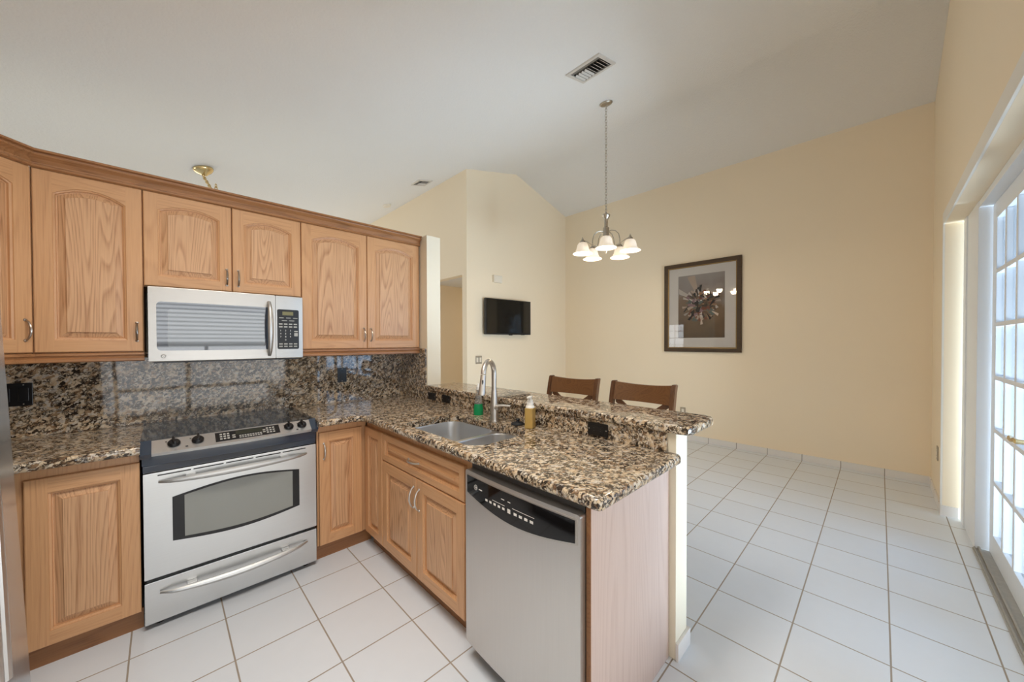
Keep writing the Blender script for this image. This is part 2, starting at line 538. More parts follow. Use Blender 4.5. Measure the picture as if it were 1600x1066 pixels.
struct('wall_rear', B().box(XL + 0.12, XFAR + 0.1, 5.35, 5.45, 0, 2.6), M_['wall'])
struct('ceiling_rear', B().box(XL + 0.12, XFAR + 0.1, YTV + 0.12, 5.35, 2.40, 2.5), M_['ceiling'])
struct('wall_back', B().box(XW - 0.12, XP1, YW, YW + 0.125, 0, 2.305), M_['wall_white'])
struct('wall_center', B().box(XP0 - 0.006, XP1, 2.66, YW, 0, 2.305, 0.004), M_['wall_white'])
struct('wall_left', B().box(XW - 0.12, XW, -0.357, YW, 0, 2.86), M_['wall'])
struct('wall_low', B().box(XP0, XP1, YP, 2.66, 0, 1.002, 0.003), M_['wall_white'])
struct('wall_far', B().box(-4.2, XL, 10.0, 10.2, 0, 4.0), M_['wall'])
wo = B().box(-4.2, -4.05, -0.5, 5.4, 0, 2.3).box(-4.2, -4.05, 6.9, 10.2, 0, 2.3).box(-4.2, -4.05, 5.4, 6.9, 0, 0.95).box(-4.2, -4.05, 5.4, 6.9, 2.15, 2.3)
struct('wall_outer', wo, M_['wall'])
win2 = bpy.data.objects.new('window_2', None); C.objects.link(win2); win2.location = (-4.12, 6.15, 0.95); win2['kind'] = 'structure'
wf = B()
for y in (5.425, 6.15, 6.875): wf.box(-4.15, -4.09, y - 0.025, y + 0.025, 0.95, 2.15, 0.003)
for z in (0.975, 2.125): wf.box(-4.15, -4.09, 5.45, 6.85, z - 0.025, z + 0.025, 0.003)
for y in (5.79, 6.51): wf.box(-4.14, -4.11, y - 0.012, y + 0.012, 1.0, 2.1, 0.002)
for z in (1.275, 1.55, 1.825): wf.box(-4.14, -4.11, 5.45, 6.85, z - 0.012, z + 0.012, 0.002)
wf.build('window_frame', M_['white'], win2, off=win2.location)
B().box(-4.128, -4.124, 5.45, 6.85, 1.0, 2.1).build('pane', M_['pane'], win2, off=win2.location)
# patio wall: opening X 1.85..4.48, head 2.335; kitchen window X -0.35..1.40, Z 1.02..2.15
DX0, DX1, DZ = 1.85, 4.48, 2.335
wr = B()
wr.box(DX1, XFAR + 0.1, -0.52, YR, 0, 4.12)
wr.box(DX0, DX1, -0.52, YR, DZ, 4.12)
wr.box(1.45, DX0, -0.52, YR, 0, 4.12)
wr.box(-0.95, 1.45, -0.52, YR, 0, 0.2)
wr.box(-0.95, 1.45, -0.52, YR, 2.2, 4.12)
wr.box(-1.17, -0.95, -0.52, YR, 0, 4.12)
struct('wall_front', wr, M_['wall'])
# casing strip round the opening
tr = B()
tr.box(DX1, DX1 + 0.012, YR - 0.001, YR + 0.012, 0.0, DZ + 0.012, 0.003)
tr.box(DX0, DX1 + 0.012, YR - 0.001, YR + 0.012, DZ, DZ + 0.09, 0.003)
struct('trim_1', tr, M_['trim_white'])
# tile baseboards
struct('baseboard_right', B().box(XFAR - 0.012, XFAR, YR, YTV, 0, 0.075, 0.002), M_['base_y'])
struct('baseboard_front', B().box(DX1, XFAR - 0.012, YR, YR + 0.012, 0, 0.075, 0.002).box(DX1 - 0.012, DX1, -0.44, YR + 0.012, 0, 0.085, 0.002), M_['base_x'])
struct('baseboard_inner', B().box(XL, XFAR - 0.012, YTV - 0.012, YTV, 0, 0.075, 0.002), M_['base_x'])
pb = B().box(XP0 - 0.004, XP1 + 0.012, YP - 0.013, YP, 0, 0.078, 0.002).box(XP1, XP1 + 0.012, YP, 2.66, 0, 0.078, 0.002)
struct('baseboard_low', pb, M_['base_y'])
# jamb posts of the patio doors
struct('trim_2', B().box(4.31, 4.42, -0.52, -0.445, 0, DZ, 0.003), M_['white'])
struct('trim_3', B().box(3.90, 4.31, -0.52, -0.452, 0, DZ, 0.003).box(DX0, 4.42, -0.52, -0.455, DZ - 0.045, DZ, 0.003), M_['white'])
struct('trim_4', B().box(DX0, 3.90, -0.60, -0.442, 0.0, 0.014, 0.003).box(DX0, 3.90, -0.475, -0.465, 0.012, 0.028, 0.002).box(DX0, 3.90, -0.455, -0.448, 0.012, 0.022, 0.002), M_['threshold'])
struct('patio_ground', B().box(-3, 8, -6, -0.62, -0.12, -0.02), M_['concrete'])

def french_door(n, x0, x1, handle):
    """one 18-lite leaf in the plane y -0.555..-0.515"""
    root = bpy.data.objects.new('door_%d' % n, None)
    C.objects.link(root); root.location = (x1, -0.535, 0.02); root['kind'] = 'structure'
    off = root.location
    fr = B()
    ya, yb = -0.555, -0.510
    sz0, sz1 = 0.16, 2.18
    st = 0.105
    fr.box(x0, x0 + st, ya, yb, 0.02, 2.288, 0.003).box(x1 - st, x1, ya, yb, 0.02, 2.288, 0.003)
    fr.box(x0 + st, x1 - st, ya, yb, 0.02, sz0, 0.003).box(x0 + st, x1 - st, ya, yb, sz1, 2.288, 0.003)
    fr.build('frame', M_['white'], root, off=off)
    mu = B()
    a, b = x0 + st, x1 - st
    for i in (1, 2):
        x = a + (b - a) * i / 3
        mu.box(x - 0.014, x + 0.014, ya + 0.006, yb + 0.002, sz0, sz1, 0.005)
    for i in range(1, 6):
        z = sz0 + (sz1 - sz0) * i / 6
        mu.box(a, b, ya + 0.007, yb + 0.001, z - 0.014, z + 0.014, 0.005)
    mu.build('muntin', M_['white'], root, off=off)
    B().box(a, b, -0.536, -0.532, sz0, sz1).build('pane', M_['pane'], root, off=off)
    if handle:
        hx = x1 - 0.06
        h = B()
        h.box(hx - 0.028, hx + 0.028, -0.512, -0.503, 0.80, 1.02, 0.004)
        h.build('handle_plate', M_['brass'], root, off=off)
        l = B()
        l.lathe([(0, 0), (0.022, 0), (0.022, 0.006), (0.011, 0.012), (0.011, 0.05), (0.012, 0.058), (0, 0.06)], (hx, -0.504, 0.93), 16, 'Y')
        l.tube([(hx, -0.45, 0.93), (hx - 0.02, -0.447, 0.932), (hx - 0.06, -0.447, 0.922), (hx - 0.10, -0.448, 0.925), (hx - 0.125, -0.45, 0.93)], [0.011, 0.012, 0.010, 0.011, 0.008], 10)
        l.xform(Matrix.Translation((hx, 0, 0)) @ Matrix.Scale(-1, 4, (1, 0, 0)) @ Matrix.Translation((-hx, 0, 0)))
        l.build('door_lever', M_['brass'], root, off=off)
    return root
french_door(1, 2.93, 3.885, False)
french_door(2, 1.93, 2.925, True)

# kitchen window with blinds behind the camera
win = bpy.data.objects.new('window_1', None); C.objects.link(win); win.location = (0.55, -0.45, 0.2); win['kind'] = 'structure'
wf = B()
for a in ((-0.95, -0.90, 0.2, 2.2), (1.40, 1.45, 0.2, 2.2), (0.225, 0.275, 0.25, 1.38)): wf.box(a[0], a[1], -0.50, -0.44, a[2], a[3], 0.003)
for a in ((0.2, 0.25), (0.78, 0.82), (1.36, 1.40), (2.15, 2.2)): wf.box(-0.90, 1.40, -0.50, -0.44, a[0], a[1], 0.003)
wf.build('window_frame', M_['white'], win, off=win.location)
B().box(-0.90, 1.40, -0.478, -0.474, 0.25, 2.15).build('pane', M_['pane'], win, off=win.location)
bl = B()
for k in range(15):
    z = 1.41 + k * 0.05
    t = bmesh.new()
    vs = [t.verts.new(v) for v in ((-0.93, -0.022, -0.006), (1.43, -0.022, -0.006), (1.43, 0.022, 0.006), (-0.93, 0.022, 0.006))]
    t.faces.new(vs)
    r = bmesh.ops.extrude_face_region(t, geom=t.faces[:])
    bmesh.ops.translate(t, vec=(0, 0, 0.003), verts=[x for x in r['geom'] if isinstance(x, bmesh.types.BMVert)])
    bl.merge(t, 0, Matrix.Translation((0, -0.405, z)))
bl.box(-0.94, 1.44, -0.43, -0.385, 2.15, 2.195, 0.004)
o = bl.build('window_blind', M_['blind'], off=(0.55, -0.405, 1.41)); o.location = (0.55, -0.405, 1.41)
tag(o, 'white slatted blind hanging over the kitchen window behind the viewer', 'blind')

# ------------------------------------------------------------------ cabinet doors
def arch(x0, x1, z0, zs, rise, d, y, n):
    """outline moved inward by d: BL, BR, then the arched top from right to left"""
    a, b = x0 + d, x1 - d
    pts = [(a, y, z0 + d), (b, y, z0 + d)]
    xc, hw = (x0 + x1) / 2, (x1 - x0) / 2
    for k in range(n + 1):
        x = b + (a - b) * k / n
        q = (x - xc) / hw
        pts.append((x, y, zs - d + rise * (1 - q * q)))
    return pts
def cab_door(x0, x1, z0, z1, yf, name, parent, rise=0.0, stile=0.062, handle=None, off=None, hmat='nickel', small=False):
    """raised panel door, front at y=yf looking to -y; a thing's part with panel and pull as sub-parts"""
    b = B()
    T = 0.0202
    e = 0.005
    n = 12 if rise > 0 else 1
    ix0, ix1 = x0 + stile, x1 - stile
    iz0 = z0 + stile
    zs = z1 - stile - rise
    # edge profile
    rect = lambda d, y: [(x0 + d, y, z0 + d), (x1 - d, y, z0 + d), (x1 - d, y, z1 - d), (x0 + d, y, z1 - d)]
    loops = [rect(e, yf), rect(0.0015, yf + 0.002), rect(0, yf + 0.006), rect(0, yf + T)]
    vs = [p for l in loops for p in l]
    fs = []
    for i in range(3):
        for j in range(4):
            fs.append((i * 4 + j, i * 4 + (j + 1) % 4, (i + 1) * 4 + (j + 1) % 4, (i + 1) * 4 + j))
    b._add(vs, fs, 0)
    b._add(loops[3], [(0, 1, 2, 3)], 0)
    # stiles and rails
    q = lambda a0, a1, c0, c1, m: b._add([(a0, yf, c0), (a1, yf, c0), (a1, yf, c1), (a0, yf, c1)], [(0, 1, 2, 3)], m)
    q(x0 + e, ix0, z0 + e, z1 - e, 0); q(ix1, x1 - e, z0 + e, z1 - e, 0)
    q(ix0, ix1, z0 + e, iz0, 1)
    top = arch(ix0, ix1, iz0, zs, rise, 0, yf, n)[2:]
    vs = top + [(p[0], yf, z1 - e) for p in top]
    k = len(top)
    b._add(vs, [(i, i + 1, k + i + 1, k + i) for i in range(k - 1)], 1)
    # inner bead and groove
    steps = [(0, 0), (0.0012, 0.0045), (0.008, 0.0075), (0.0092, 0.0165), (0.0145, 0.0178)]
    ls = [arch(ix0, ix1, iz0, zs, rise, d, yf + dy, n) for d, dy in steps]
    m = len(ls[0])
    vs = [p for l in ls for p in l]
    fs = []
    for i in range(len(ls) - 1):
        for j in range(m):
            fs.append((i * m + j, i * m + (j + 1) % m, (i + 1) * m + (j + 1) % m, (i + 1) * m + j))
    b._add(vs, fs, 0)
    d = b.build(name, [M_['oak_v'], M_['oak_x']], parent, 30, off)
    # raised panel
    w = min(0.025, (ix1 - ix0) * 0.17)
    steps = [(0.0135, 0.0180), (0.0145, 0.0165), (0.014 + w, 0.0062), (0.0148 + w, 0.0012), (0.0168 + w, 0.0006)]
    ls = [arch(ix0, ix1, iz0, zs, rise, dd, yf + dy, n) for dd, dy in steps]
    p = B()
    vs = [q_ for l in ls for q_ in l]
    fs = []
    for i in range(len(ls) - 1):
        for j in range(m):
            fs.append((i * m + j, i * m + (j + 1) % m, (i + 1) * m + (j + 1) % m, (i + 1) * m + j))
    fs.append([(len(ls) - 1) * m + j for j in range(m)])
    p._add(vs, fs, 0)
    p.build('raised_panel', M_['oak_x' if small else 'oak_panel'], d, 25, off)
    if handle:
        hx, hz, L, vert = handle
        h = B()
        pts, rr = [], []
        for k in range(13):
            t = k / 12
            s = (t - 0.5) * L
            o = 0.026 * math.sin(PI * t) ** 0.6 if 0 < t < 1 else 0
            pts.append((hx, yf - o - 0.002, hz + s) if vert else (hx + s, yf - o - 0.002, hz))
            rr.append(0.0032 + 0.0024 * math.sin(PI * t))
        h.tube(pts, rr, 8)
        for s in (-L / 2, L / 2):
            c = (hx, yf, hz + s) if vert else (hx + s, yf, hz)
            h.lathe([(0.0, 0.0), (0.007, 0.0), (0.006, -0.004), (0.0, -0.006)], c, 10, 'Y')
        h.build('handle', M_[hmat], d, 40, off)
    return d

# ------------------------------------------------------------------ upper cabinets
UZ0, UZ1, UZM = 1.359, 2.226, 1.7144
UX = [-0.437, -0.0699, 0.3096, 0.6841, 1.1351, 1.584]
def upper(name, label, x0, x1, z0, doors, depth=0.32):
    root = thing(name, label, 'cabinet', ((x0 + x1) / 2, YW - 0.01, z0))
    b = B().box(x0, x1, YU + 0.0205, YW - 0.002, z0 - 0.004, UZ1 + 0.03, 0.0015)
    b.build('body', M_['oak_v'], root, off=root.location)
    for (a, c, hx) in doors:
        cab_door(a + 0.0018, c - 0.0018, z0, UZ1, YU, 'door', root, rise=0.036 if z0 > 1.5 else 0.044, stile=0.056 if z0 > 1.5 else 0.060,
                 handle=(hx, z0 + (0.105 if z0 < 1.5 else 0.085), 0.095, True), off=root.location, hmat='pewter')
    return root
upper('wall_cabinet', 'tall single-door oak wall cabinet between the corner cabinet and the microwave', UX[0], UX[1], UZ0, [(UX[0] + 0.004, UX[1], UX[1] - 0.026)])
upper('wall_cabinet', 'short two-door oak wall cabinet directly above the microwave', UX[1], UX[3], UZM, [(UX[1], UX[2], UX[2] - 0.026), (UX[2], UX[3], UX[2] + 0.03)])
upper('wall_cabinet', 'tall two-door oak wall cabinet against the cream wing wall', UX[3], UX[5], UZ0, [(UX[3], UX[4], UX[4] - 0.026), (UX[4], UX[5], UX[4] + 0.028)])
# diagonal corner cabinet
CW = 0.43
cr = thing('corner_wall_cabinet', 'oak corner wall cabinet set at an angle above the refrigerator side', 'cabinet', (UX[0] - CW * math.cos(R(45)), YU + 0.0205 - CW * math.sin(R(45)), UZ0), R(45))
b = B()
b.prism([(0.003, 0.0005), (CW - 0.004, 0.0005), (CW - 0.004 - 0.0, 0.002), (CW - 0.004, 0.01), (CW - 0.23, 0.23), (CW / 2, 0.38), (0.24, 0.23)], -0.004, UZ1 + 0.03 - UZ0)
b.build('body', M_['oak_v'], cr)
b = B()
cab_door(0.02, CW - 0.012, 0, UZ1 - UZ0, -0.0205, 'door', cr, rise=0.044, stile=0.060, handle=(CW - 0.04, 0.105, 0.095, True), hmat='pewter')
c0 = (UX[0] - CW * math.cos(R(45)), YU + 0.0205 - CW * math.sin(R(45)))
crown_prof = [(-0.06, 2.262), (0.021, 2.226), (0.031, 2.231), (0.031, 2.240), (0.023, 2.244), (0.024, 2.251), (0.033, 2.266), (0.047, 2.277), (0.051, 2.279), (0.051, 2.286), (0.045, 2.289), (0.046, 2.292), (0.060, 2.296), (0.060, 2.304), (0.055, 2.307), (-0.06, 2.307)]
b = B().sweep([c0, (UX[0], YU + 0.0205), (UX[5] + 0.004, YU + 0.0205)], crown_prof)
tag(b.build('crown_moulding', M_['oak_dark'], ang=20), 'long oak crown moulding running along the tops of the wall cabinets', 'moulding')
rail_prof = [(-0.01, 1.308), (0.012, 1.308), (0.020, 1.312), (0.020, 1.326), (0.014, 1.330), (0.016, 1.338), (0.024, 1.342), (0.024, 1.352), (0.020, 1.3545), (-0.01, 1.3545)]
b = B().sweep([c0, (UX[0], YU + 0.0205), (UX[1] + 0.0, YU + 0.0205)], rail_prof)
tag(b.build('light_rail', M_['oak_dark'], ang=20), 'oak light rail under the corner cabinet and single-door wall cabinet', 'moulding')
b = B().sweep([(UX[3] + 0.0, YU + 0.0205), (UX[5], YU + 0.0205)], rail_prof)
tag(b.build('light_rail', M_['oak_dark'], ang=20), 'oak light rail under the two-door wall cabinet beside the wing wall', 'moulding')

# ------------------------------------------------------------------ base cabinets
BZ0, BZ1 = 0.100, 0.827
def base_root(name, label, loc):
    return thing(name, label, 'cabinet', loc)
# beside the fridge
r1 = base_root('base_cabinet', 'single-door oak base cabinet between the refrigerator and the range', (-0.27, YW - 0.02, 0))
B().box(XW + 0.005, -0.086, YC + 0.0205, YW - 0.003, 0.095, 0.8725, 0.001).build('body', M_['oak_v'], r1, off=r1.location)
B().box(-0.60, -0.079, YC + 0.045, YC + 0.06, 0.0, 0.095).build('toe_kick', M_['oak_kick'], r1, off=r1.location)
cab_door(-0.423, -0.084, BZ0, BZ1, YC, 'door', r1, stile=0.064, off=r1.location)
# narrow door at the blind corner
r2 = base_root('base_cabinet', 'narrow oak base cabinet with pull between the range and the inside corner', (0.85, YW - 0.02, 0))
B().box(0.698, XC + 0.02, YC + 0.0205, YW - 0.003, 0.095, 0.8725, 0.001).build('body', M_['oak_v'], r2, off=r2.location)
B().box(0.698, 1.055, YC + 0.045, YC + 0.06, 0.0, 0.095).build('toe_kick', M_['oak_kick'], r2, off=r2.location)
cab_door(0.708, 0.979, BZ0, BZ1, YC, 'door', r2, stile=0.06, handle=(0.736, 0.705, 0.10, True), off=r2.location)
# peninsula, faces -x: built facing -y then turned -90 deg: local x -> -Y, local y -> +X
def pen(name, label, y_hi):
    return thing(name, label, 'cabinet', (XC, y_hi, 0), R(-90))
W1 = YC - 2.2109 - 0.012
r3 = pen('base_cabinet', 'very narrow oak corner base cabinet without pull, next to the sink cabinet', YC - 0.006)
B().box(-0.01, W1 + 0.004, 0.0205, 0.58, 0.095, 0.8725, 0.001).build('body', M_['oak_v'], r3)
B().box(0.005, W1 + 0.004, 0.058, 0.07, 0.0, 0.095).build('toe_kick', M_['oak_kick'], r3)
cab_door(0.0, W1 + 0.003, BZ0, BZ1, 0, 'door', r3, stile=0.055)
r4 = pen('sink_base_cabinet', 'two-door oak sink cabinet with a wide drawer front above', 2.209)
WS = 2.209 - 1.3414
B().box(-0.002, WS + 0.06, 0.0205, 0.0225, 0.095, 0.8725).box(-0.002, WS + 0.06, 0.0225, 0.58, 0.095, 0.60, 0.001).build('body', M_['oak_v'], r4)
B().box(0.0, WS + 0.06, 0.058, 0.07, 0.0, 0.095).build('toe_kick', M_['oak_kick'], r4)
cab_door(0.002, WS, 0.658, BZ1, 0, 'drawer_front', r4, stile=0.038, handle=(WS / 2 - 0.03, 0.742, 0.11, False), small=True)
mid = 2.209 - 1.7775
cab_door(0.002, mid - 0.002, BZ0, 0.652, 0, 'door', r4, stile=0.062, handle=(mid - 0.03, 0.542, 0.115, True))
cab_door(mid + 0.002, WS, BZ0, 0.652, 0, 'door', r4, stile=0.062, handle=(mid + 0.03, 0.542, 0.115, True))
o = B().box(0.985, XP0 - 0.004, 0.647, 0.664, 0.0, 0.872, 0.001)
o.box(0.9825, 0.9855, 0.647, 0.664, 0.0, 0.872, 0.0, 1)
tag(o.build('end_panel', [M_['oak_pink'], M_['oak_kick']]), 'pale pinkish oak end panel closing the peninsula beside the dishwasher', 'panel')

# ------------------------------------------------------------------ worktops
ct = B().prism([(XW + 0.002, 2.43), (-0.0815, 2.43), (-0.0815, 3.088), (XW + 0.002, 3.088)], 0.8735, 0.915, bev=0.015, bevfun=lambda e: abs(e.verts[0].co.y - 2.43) < 1e-4 and abs(e.verts[1].co.y - 2.43) < 1e-4)
tag(ct.build('countertop', M_['granite']), 'short granite countertop between the refrigerator and the range', 'countertop')
poly = [(0.692, 2.43), (0.90, 2.43), (0.935, 2.42), (0.952, 2.395), (0.957, 2.36), (0.957, 0.622), (0.962, 0.603), (0.976, 0.594), (XP0 - 0.012, 0.594), (XP0 - 0.001, 0.600), (XP0 - 0.001, 3.088), (0.692, 3.088)]
def _out(e):
    a, b_ = e.verts[0].co, e.verts[1].co
    bad = lambda v: v.y > 3.08 or (v.x > XP0 - 0.005)
    if abs(a.x - 0.692) < 1e-4 and abs(b_.x - 0.692) < 1e-4: return False
    return not (bad(a) and bad(b_))
ct = B().prism(poly, 0.8735, 0.915, bev=0.014, bevfun=_out)
ctop = tag(ct.build('countertop', M_['granite']), 'L-shaped granite countertop holding the sink, running from the range to the peninsula end', 'countertop')
SA, SB = (1.035, 1.385, 1.60, 1.985), (1.03, 1.37, 1.335, 1.575)
cutter = B().prism(rrect(1.028, 1.422, 1.305, 2.015, 0.09, 8), 0.80, 0.95).build('cutter', M_['granite'])
cut(ctop, cutter)
# backsplash slabs
o = B().box(XW + 0.002, XP0 - 0.016, 3.090, YW - 0.001, 0.9155, 1.352, 0.001)
tag(o.build('backsplash', M_['granite']), 'tall granite backsplash on the wall behind the range', 'backsplash')
o = B().box(XP0 - 0.0155, XP0 - 0.0065, 2.672, 3.0895, 0.9155, 1.352, 0.001)
tag(o.build('backsplash', M_['granite']), 'granite slab on the wing wall under the end of the wall cabinets', 'backsplash')
o = B().box(XP0 - 0.0155, XP0 - 0.0015, 0.655, 2.671, 0.9155, 1.0025, 0.001)
tag(o.build('backsplash', M_['granite']), 'low granite backsplash behind the sink, under the raised bar', 'backsplash')
bp = [(1.572, 2.657), (1.572, 0.595), (1.582, 0.562), (1.612, 0.548)] + [(1.86, 0.548), (1.895, 0.562), (1.912, 0.595), (1.912, 2.657)]
bt = B().prism(bp, 1.0035, 1.043, bev=0.012, bevfun=lambda e: not (abs(e.verts[0].co.y - 2.657) < 1e-4 and abs(e.verts[1].co.y - 2.657) < 1e-4))
tag(bt.build('bar_counter', M_['granite']), 'long raised granite bar top on the pony wall', 'bar top')

# ------------------------------------------------------------------ sink and faucet
sk = thing('sink', 'stainless double-bowl sink set under the granite worktop', 'sink', (1.21, 1.66, 0.70))
def bowl(x0, x1, y0, y1, depth, off):
    b = B()
    ztop = 0.8715
    loops = []
    for d, z, r in ((-0.03, ztop, 0.09), (0.0, ztop, 0.075), (0.004, ztop - 0.006, 0.072), (0.010, ztop - depth * 0.55, 0.07), (0.016, ztop - depth + 0.04, 0.07), (0.030, ztop - depth + 0.012, 0.06), (0.055, ztop - depth + 0.002, 0.05), (0.10, ztop - depth, 0.02)):
        dd = d if d >= 0 else 0.0
        q = rrect(x0 + dd, x1 - dd, y0 + dd, y1 - dd, r, 6) if d >= 0 else None
        if q is not None: loops.append([(x, y, z) for x, y in q])
    m = len(loops[0])
    vs = [p for l in loops for p in l]
    fs = [(i * m + j, i * m + (j + 1) % m, (i + 1) * m + (j + 1) % m, (i + 1) * m + j) for i in range(len(loops) - 1) for j in range(m)]
    fs.append([(len(loops) - 1) * m + j for j in range(m)])
    b._add(vs, fs)
    bo = b.build('bowl', M_['sink_steel'], sk, 50, off)
    d = B().lathe([(0.0, 0.0), (0.03, 0.0), (0.036, 0.003), (0.042, 0.003), (0.044, 0.0)], ((x0 + x1) / 2, (y0 + y1) / 2, ztop - depth + 0.0012), 20)
    d.build('drain', M_['nickel'], bo, off=off)
bowl(1.0245, 1.426, 1.588, 2.019, 0.21, sk.location)
bowl(1.0245, 1.426, 1.301, 1.566, 0.18, sk.location)
# rim between the bowls and under the stone
rim = B()
rim.prism(rrect(1.0185, 1.438, 1.288, 2.032, 0.10, 6), 0.8700, 0.8722)
rimo = rim.build('rim', M_['sink_steel'], sk, off=sk.location)
cc = B()
for q in ((1.026, 1.4245, 1.5895, 2.0175), (1.026, 1.4245, 1.3025, 1.5645)):
    cc.prism(rrect(*q, 0.074, 6), 0.85, 0.89)
cc_o = cc.build('cutter', M_['sink_steel'], off=sk.location); cc_o.location = sk.location
bpy.context.view_layer.update()
cut(rimo, cc_o)

fx, fy, fz = 1.470, 1.668, 0.915
fa = thing('faucet', 'tall brushed nickel gooseneck faucet with pull-down spray head', 'faucet', (fx, fy, fz))
b = B().lathe([(0.0, 0), (0.027, 0), (0.027, 0.005), (0.024, 0.010), (0.0235, 0.09), (0.0228, 0.12), (0.0195, 0.15), (0.0165, 0.19), (0.0, 0.191)], (0, 0, 0), 24)
b.lathe([(0.0, 0.0), (0.006, 0.0), (0.006, 0.002), (0.0, 0.0025)], (-0.0155, -0.006, 0.145), 10, 'X', 0)
b.build('body', M_['nickel'], fa)
dr = Vector((-0.905, -0.425, 0))
pts = [(0, 0, 0.16), (0, 0, 0.24), (0, 0, 0.295)]
rad = 0.078
for k in range(1, 15):
    a = PI * k / 14 * 0.97
    pts.append(tuple(dr * (rad - rad * math.cos(a)) + Vector((0, 0, 0.295 + rad * math.sin(a)))))
last = Vector(pts[-1])
b = B().tube(pts, 0.0155, 16)
b.build('spout', M_['nickel'], fa)
h0 = last + Vector((0, 0, -0.005)); dv = (Vector(pts[-1]) - Vector(pts[-2])).normalized()
b = B().tube([h0, h0 + dv * 0.02, h0 + dv * 0.07, h0 + dv * 0.105, h0 + dv * 0.118], [0.0162, 0.0168, 0.0185, 0.0225, 0.020], 18)
b.build('spray_head', M_['nickel'], fa)
b = B().box(-0.004, 0.004, -0.003, 0.003, -0.018, 0.018, 0.002)
b.xform(Matrix.Translation(h0 + dv * 0.045 + Vector((-0.010, -0.0125, 0))))
b.build('spray_button', M_['black'], fa)
ld = Vector((0.35, -0.94, 0)).normalized()
b = B().tube([Vector((0, 0, 0.085)), Vector((0, 0, 0.085)) + ld * 0.036], 0.021, 16)
b.tube([Vector((0, 0, 0.095)) + ld * 0.03, Vector((0, 0, 0.100)) + ld * 0.06, Vector((0, 0, 0.100)) + ld * 0.115], [0.0165, 0.0145, 0.011], 14, flat=0.6)
b.build('lever_handle', M_['nickel'], fa)

sp = thing('dish_soap_bottle', 'slim clear bottle of green dish soap behind the faucet', 'bottle', (1.520, 1.885, 0.915))
b = B().lathe([(0.0, 0.0), (0.030, 0.0), (0.033, 0.004), (0.033, 0.045), (0.030, 0.058), (0.027, 0.075), (0, 0.0755)], (0, 0, 0), 20)
b.build('soap', M_['green'], sp)
b = B().lathe([(0.0265, 0.0765), (0.024, 0.10), (0.020, 0.14), (0.017, 0.165), (0.016, 0.168)], (0, 0, 0), 20)
b.build('bottle', M_['clear_plastic'], sp)
b = B().lathe([(0.0, 0.166), (0.014, 0.166), (0.014, 0.19), (0.010, 0.195), (0.006, 0.21), (0, 0.211)], (0, 0, 0), 16)
b.build('cap', M_['pump_white'], sp)
hs = thing('hand_soap_bottle', 'square amber foaming hand soap bottle with white pump', 'bottle', (1.500, 1.392, 0.915), R(25))
b = B()
b.prism(rrect(-0.036, 0.036, -0.024, 0.024, 0.010, 4), 0.0, 0.115, bev=0.004, seg=2)
b.build('bottle', M_['amber'], hs)
b = B().lathe([(0.0, 0.115), (0.026, 0.115), (0.025, 0.122), (0.020, 0.128), (0.020, 0.142), (0.017, 0.145), (0.016, 0.158), (0.009, 0.160), (0.008, 0.172), (0.0, 0.173)], (0, 0, 0), 20)
b.box(-0.036, 0.014, -0.010, 0.010, 0.170, 0.181, 0.004)
b.build('pump', M_['pump_white'], hs)
st = B().lathe([(0.0, 0.0), (0.040, 0.0), (0.041, 0.006), (0.032, 0.013), (0.014, 0.017), (0.009, 0.022), (0.013, 0.030), (0.010, 0.035), (0, 0.036)], (0, 0, 0), 24).build('sink_stopper', M_['rubber'])
st.location = (1.505, 1.497, 0.915)
tag(st, 'round black rubber sink stopper on the counter beside the amber soap', 'stopper')

# ------------------------------------------------------------------ outlets
def outlet(name, label, cat, loc, rz, w, h, kinds, mat='black', inner='black', group=None):
    """plate in local x-z, front to -y; kinds: per gang 'o' receptacle or 's' rocker"""
    r = thing(name, label, cat, loc, rz, group)
    B().box(-w / 2, w / 2, -0.007, 0.0, -h / 2, h / 2, 0.003).build('cover_plate', M_[mat], r)
    n = len(kinds)
    horiz = h < 0.09
    for i, k in enumerate(kinds):
        c = (i - (n - 1) / 2) * (w / n)
        b = B()
        if k == 's':
            b.box(c - 0.017, c + 0.017, -0.0105, -0.006, -0.034, 0.034, 0.002)
            b.build('rocker', M_[inner], r)
        else:
            if horiz: b.box(c - min(0.034, w * 0.32), c + min(0.034, w * 0.32), -0.0095, -0.006, -0.017, 0.017, 0.0015)
            else: b.box(c - 0.017, c + 0.017, -0.0095, -0.006, -0.034, 0.034, 0.0015)
            ro = b.build('receptacle', M_[inner], r)
            for d in (-0.019, 0.019):
                for q in (-0.006, 0.006):
                    s = B()
                    if horiz: s.box(c + d - 0.0035, c + d + 0.0035, -0.0100, -0.0093, q - 0.0011, q + 0.0011)
                    else: s.box(c + q - 0.0011, c + q + 0.0011, -0.0100, -0.0093, d - 0.0035, d + 0.0035)
                    s.build('slot', M_['dark_grey'], ro)
        for d in (-1, 1):
            sc = B()
            if horiz: sc.lathe([(0, 0), (0.003, 0), (0.002, -0.001), (0, -0.0012)], (c + d * w * 0.42, -0.0068, 0), 8, 'Y')
            else: sc.lathe([(0, 0), (0.003, 0), (0.002, -0.001), (0, -0.0012)], (c, -0.0068, d * h * 0.42), 8, 'Y')
            sc.build('screw', M_['nickel'], r)
    return r
outlet('wall_outlet', 'black upright outlet on the granite backsplash above the corner counter', 'outlet', (1.055, 3.0895, 1.137), 0, 0.072, 0.118, 'o')
outlet('switch_plate', 'black two-gang plate on the backsplash beside the refrigerator', 'switch', (-0.545, 3.0895, 1.140), 0, 0.117, 0.118, 'os')
xs = XP0 - 0.016
outlet('wall_outlet', 'black cover on the low backsplash tucked in the cabinet corner', 'outlet', (xs, 2.572, 0.9605), R(-90), 0.112, 0.058, 'o')
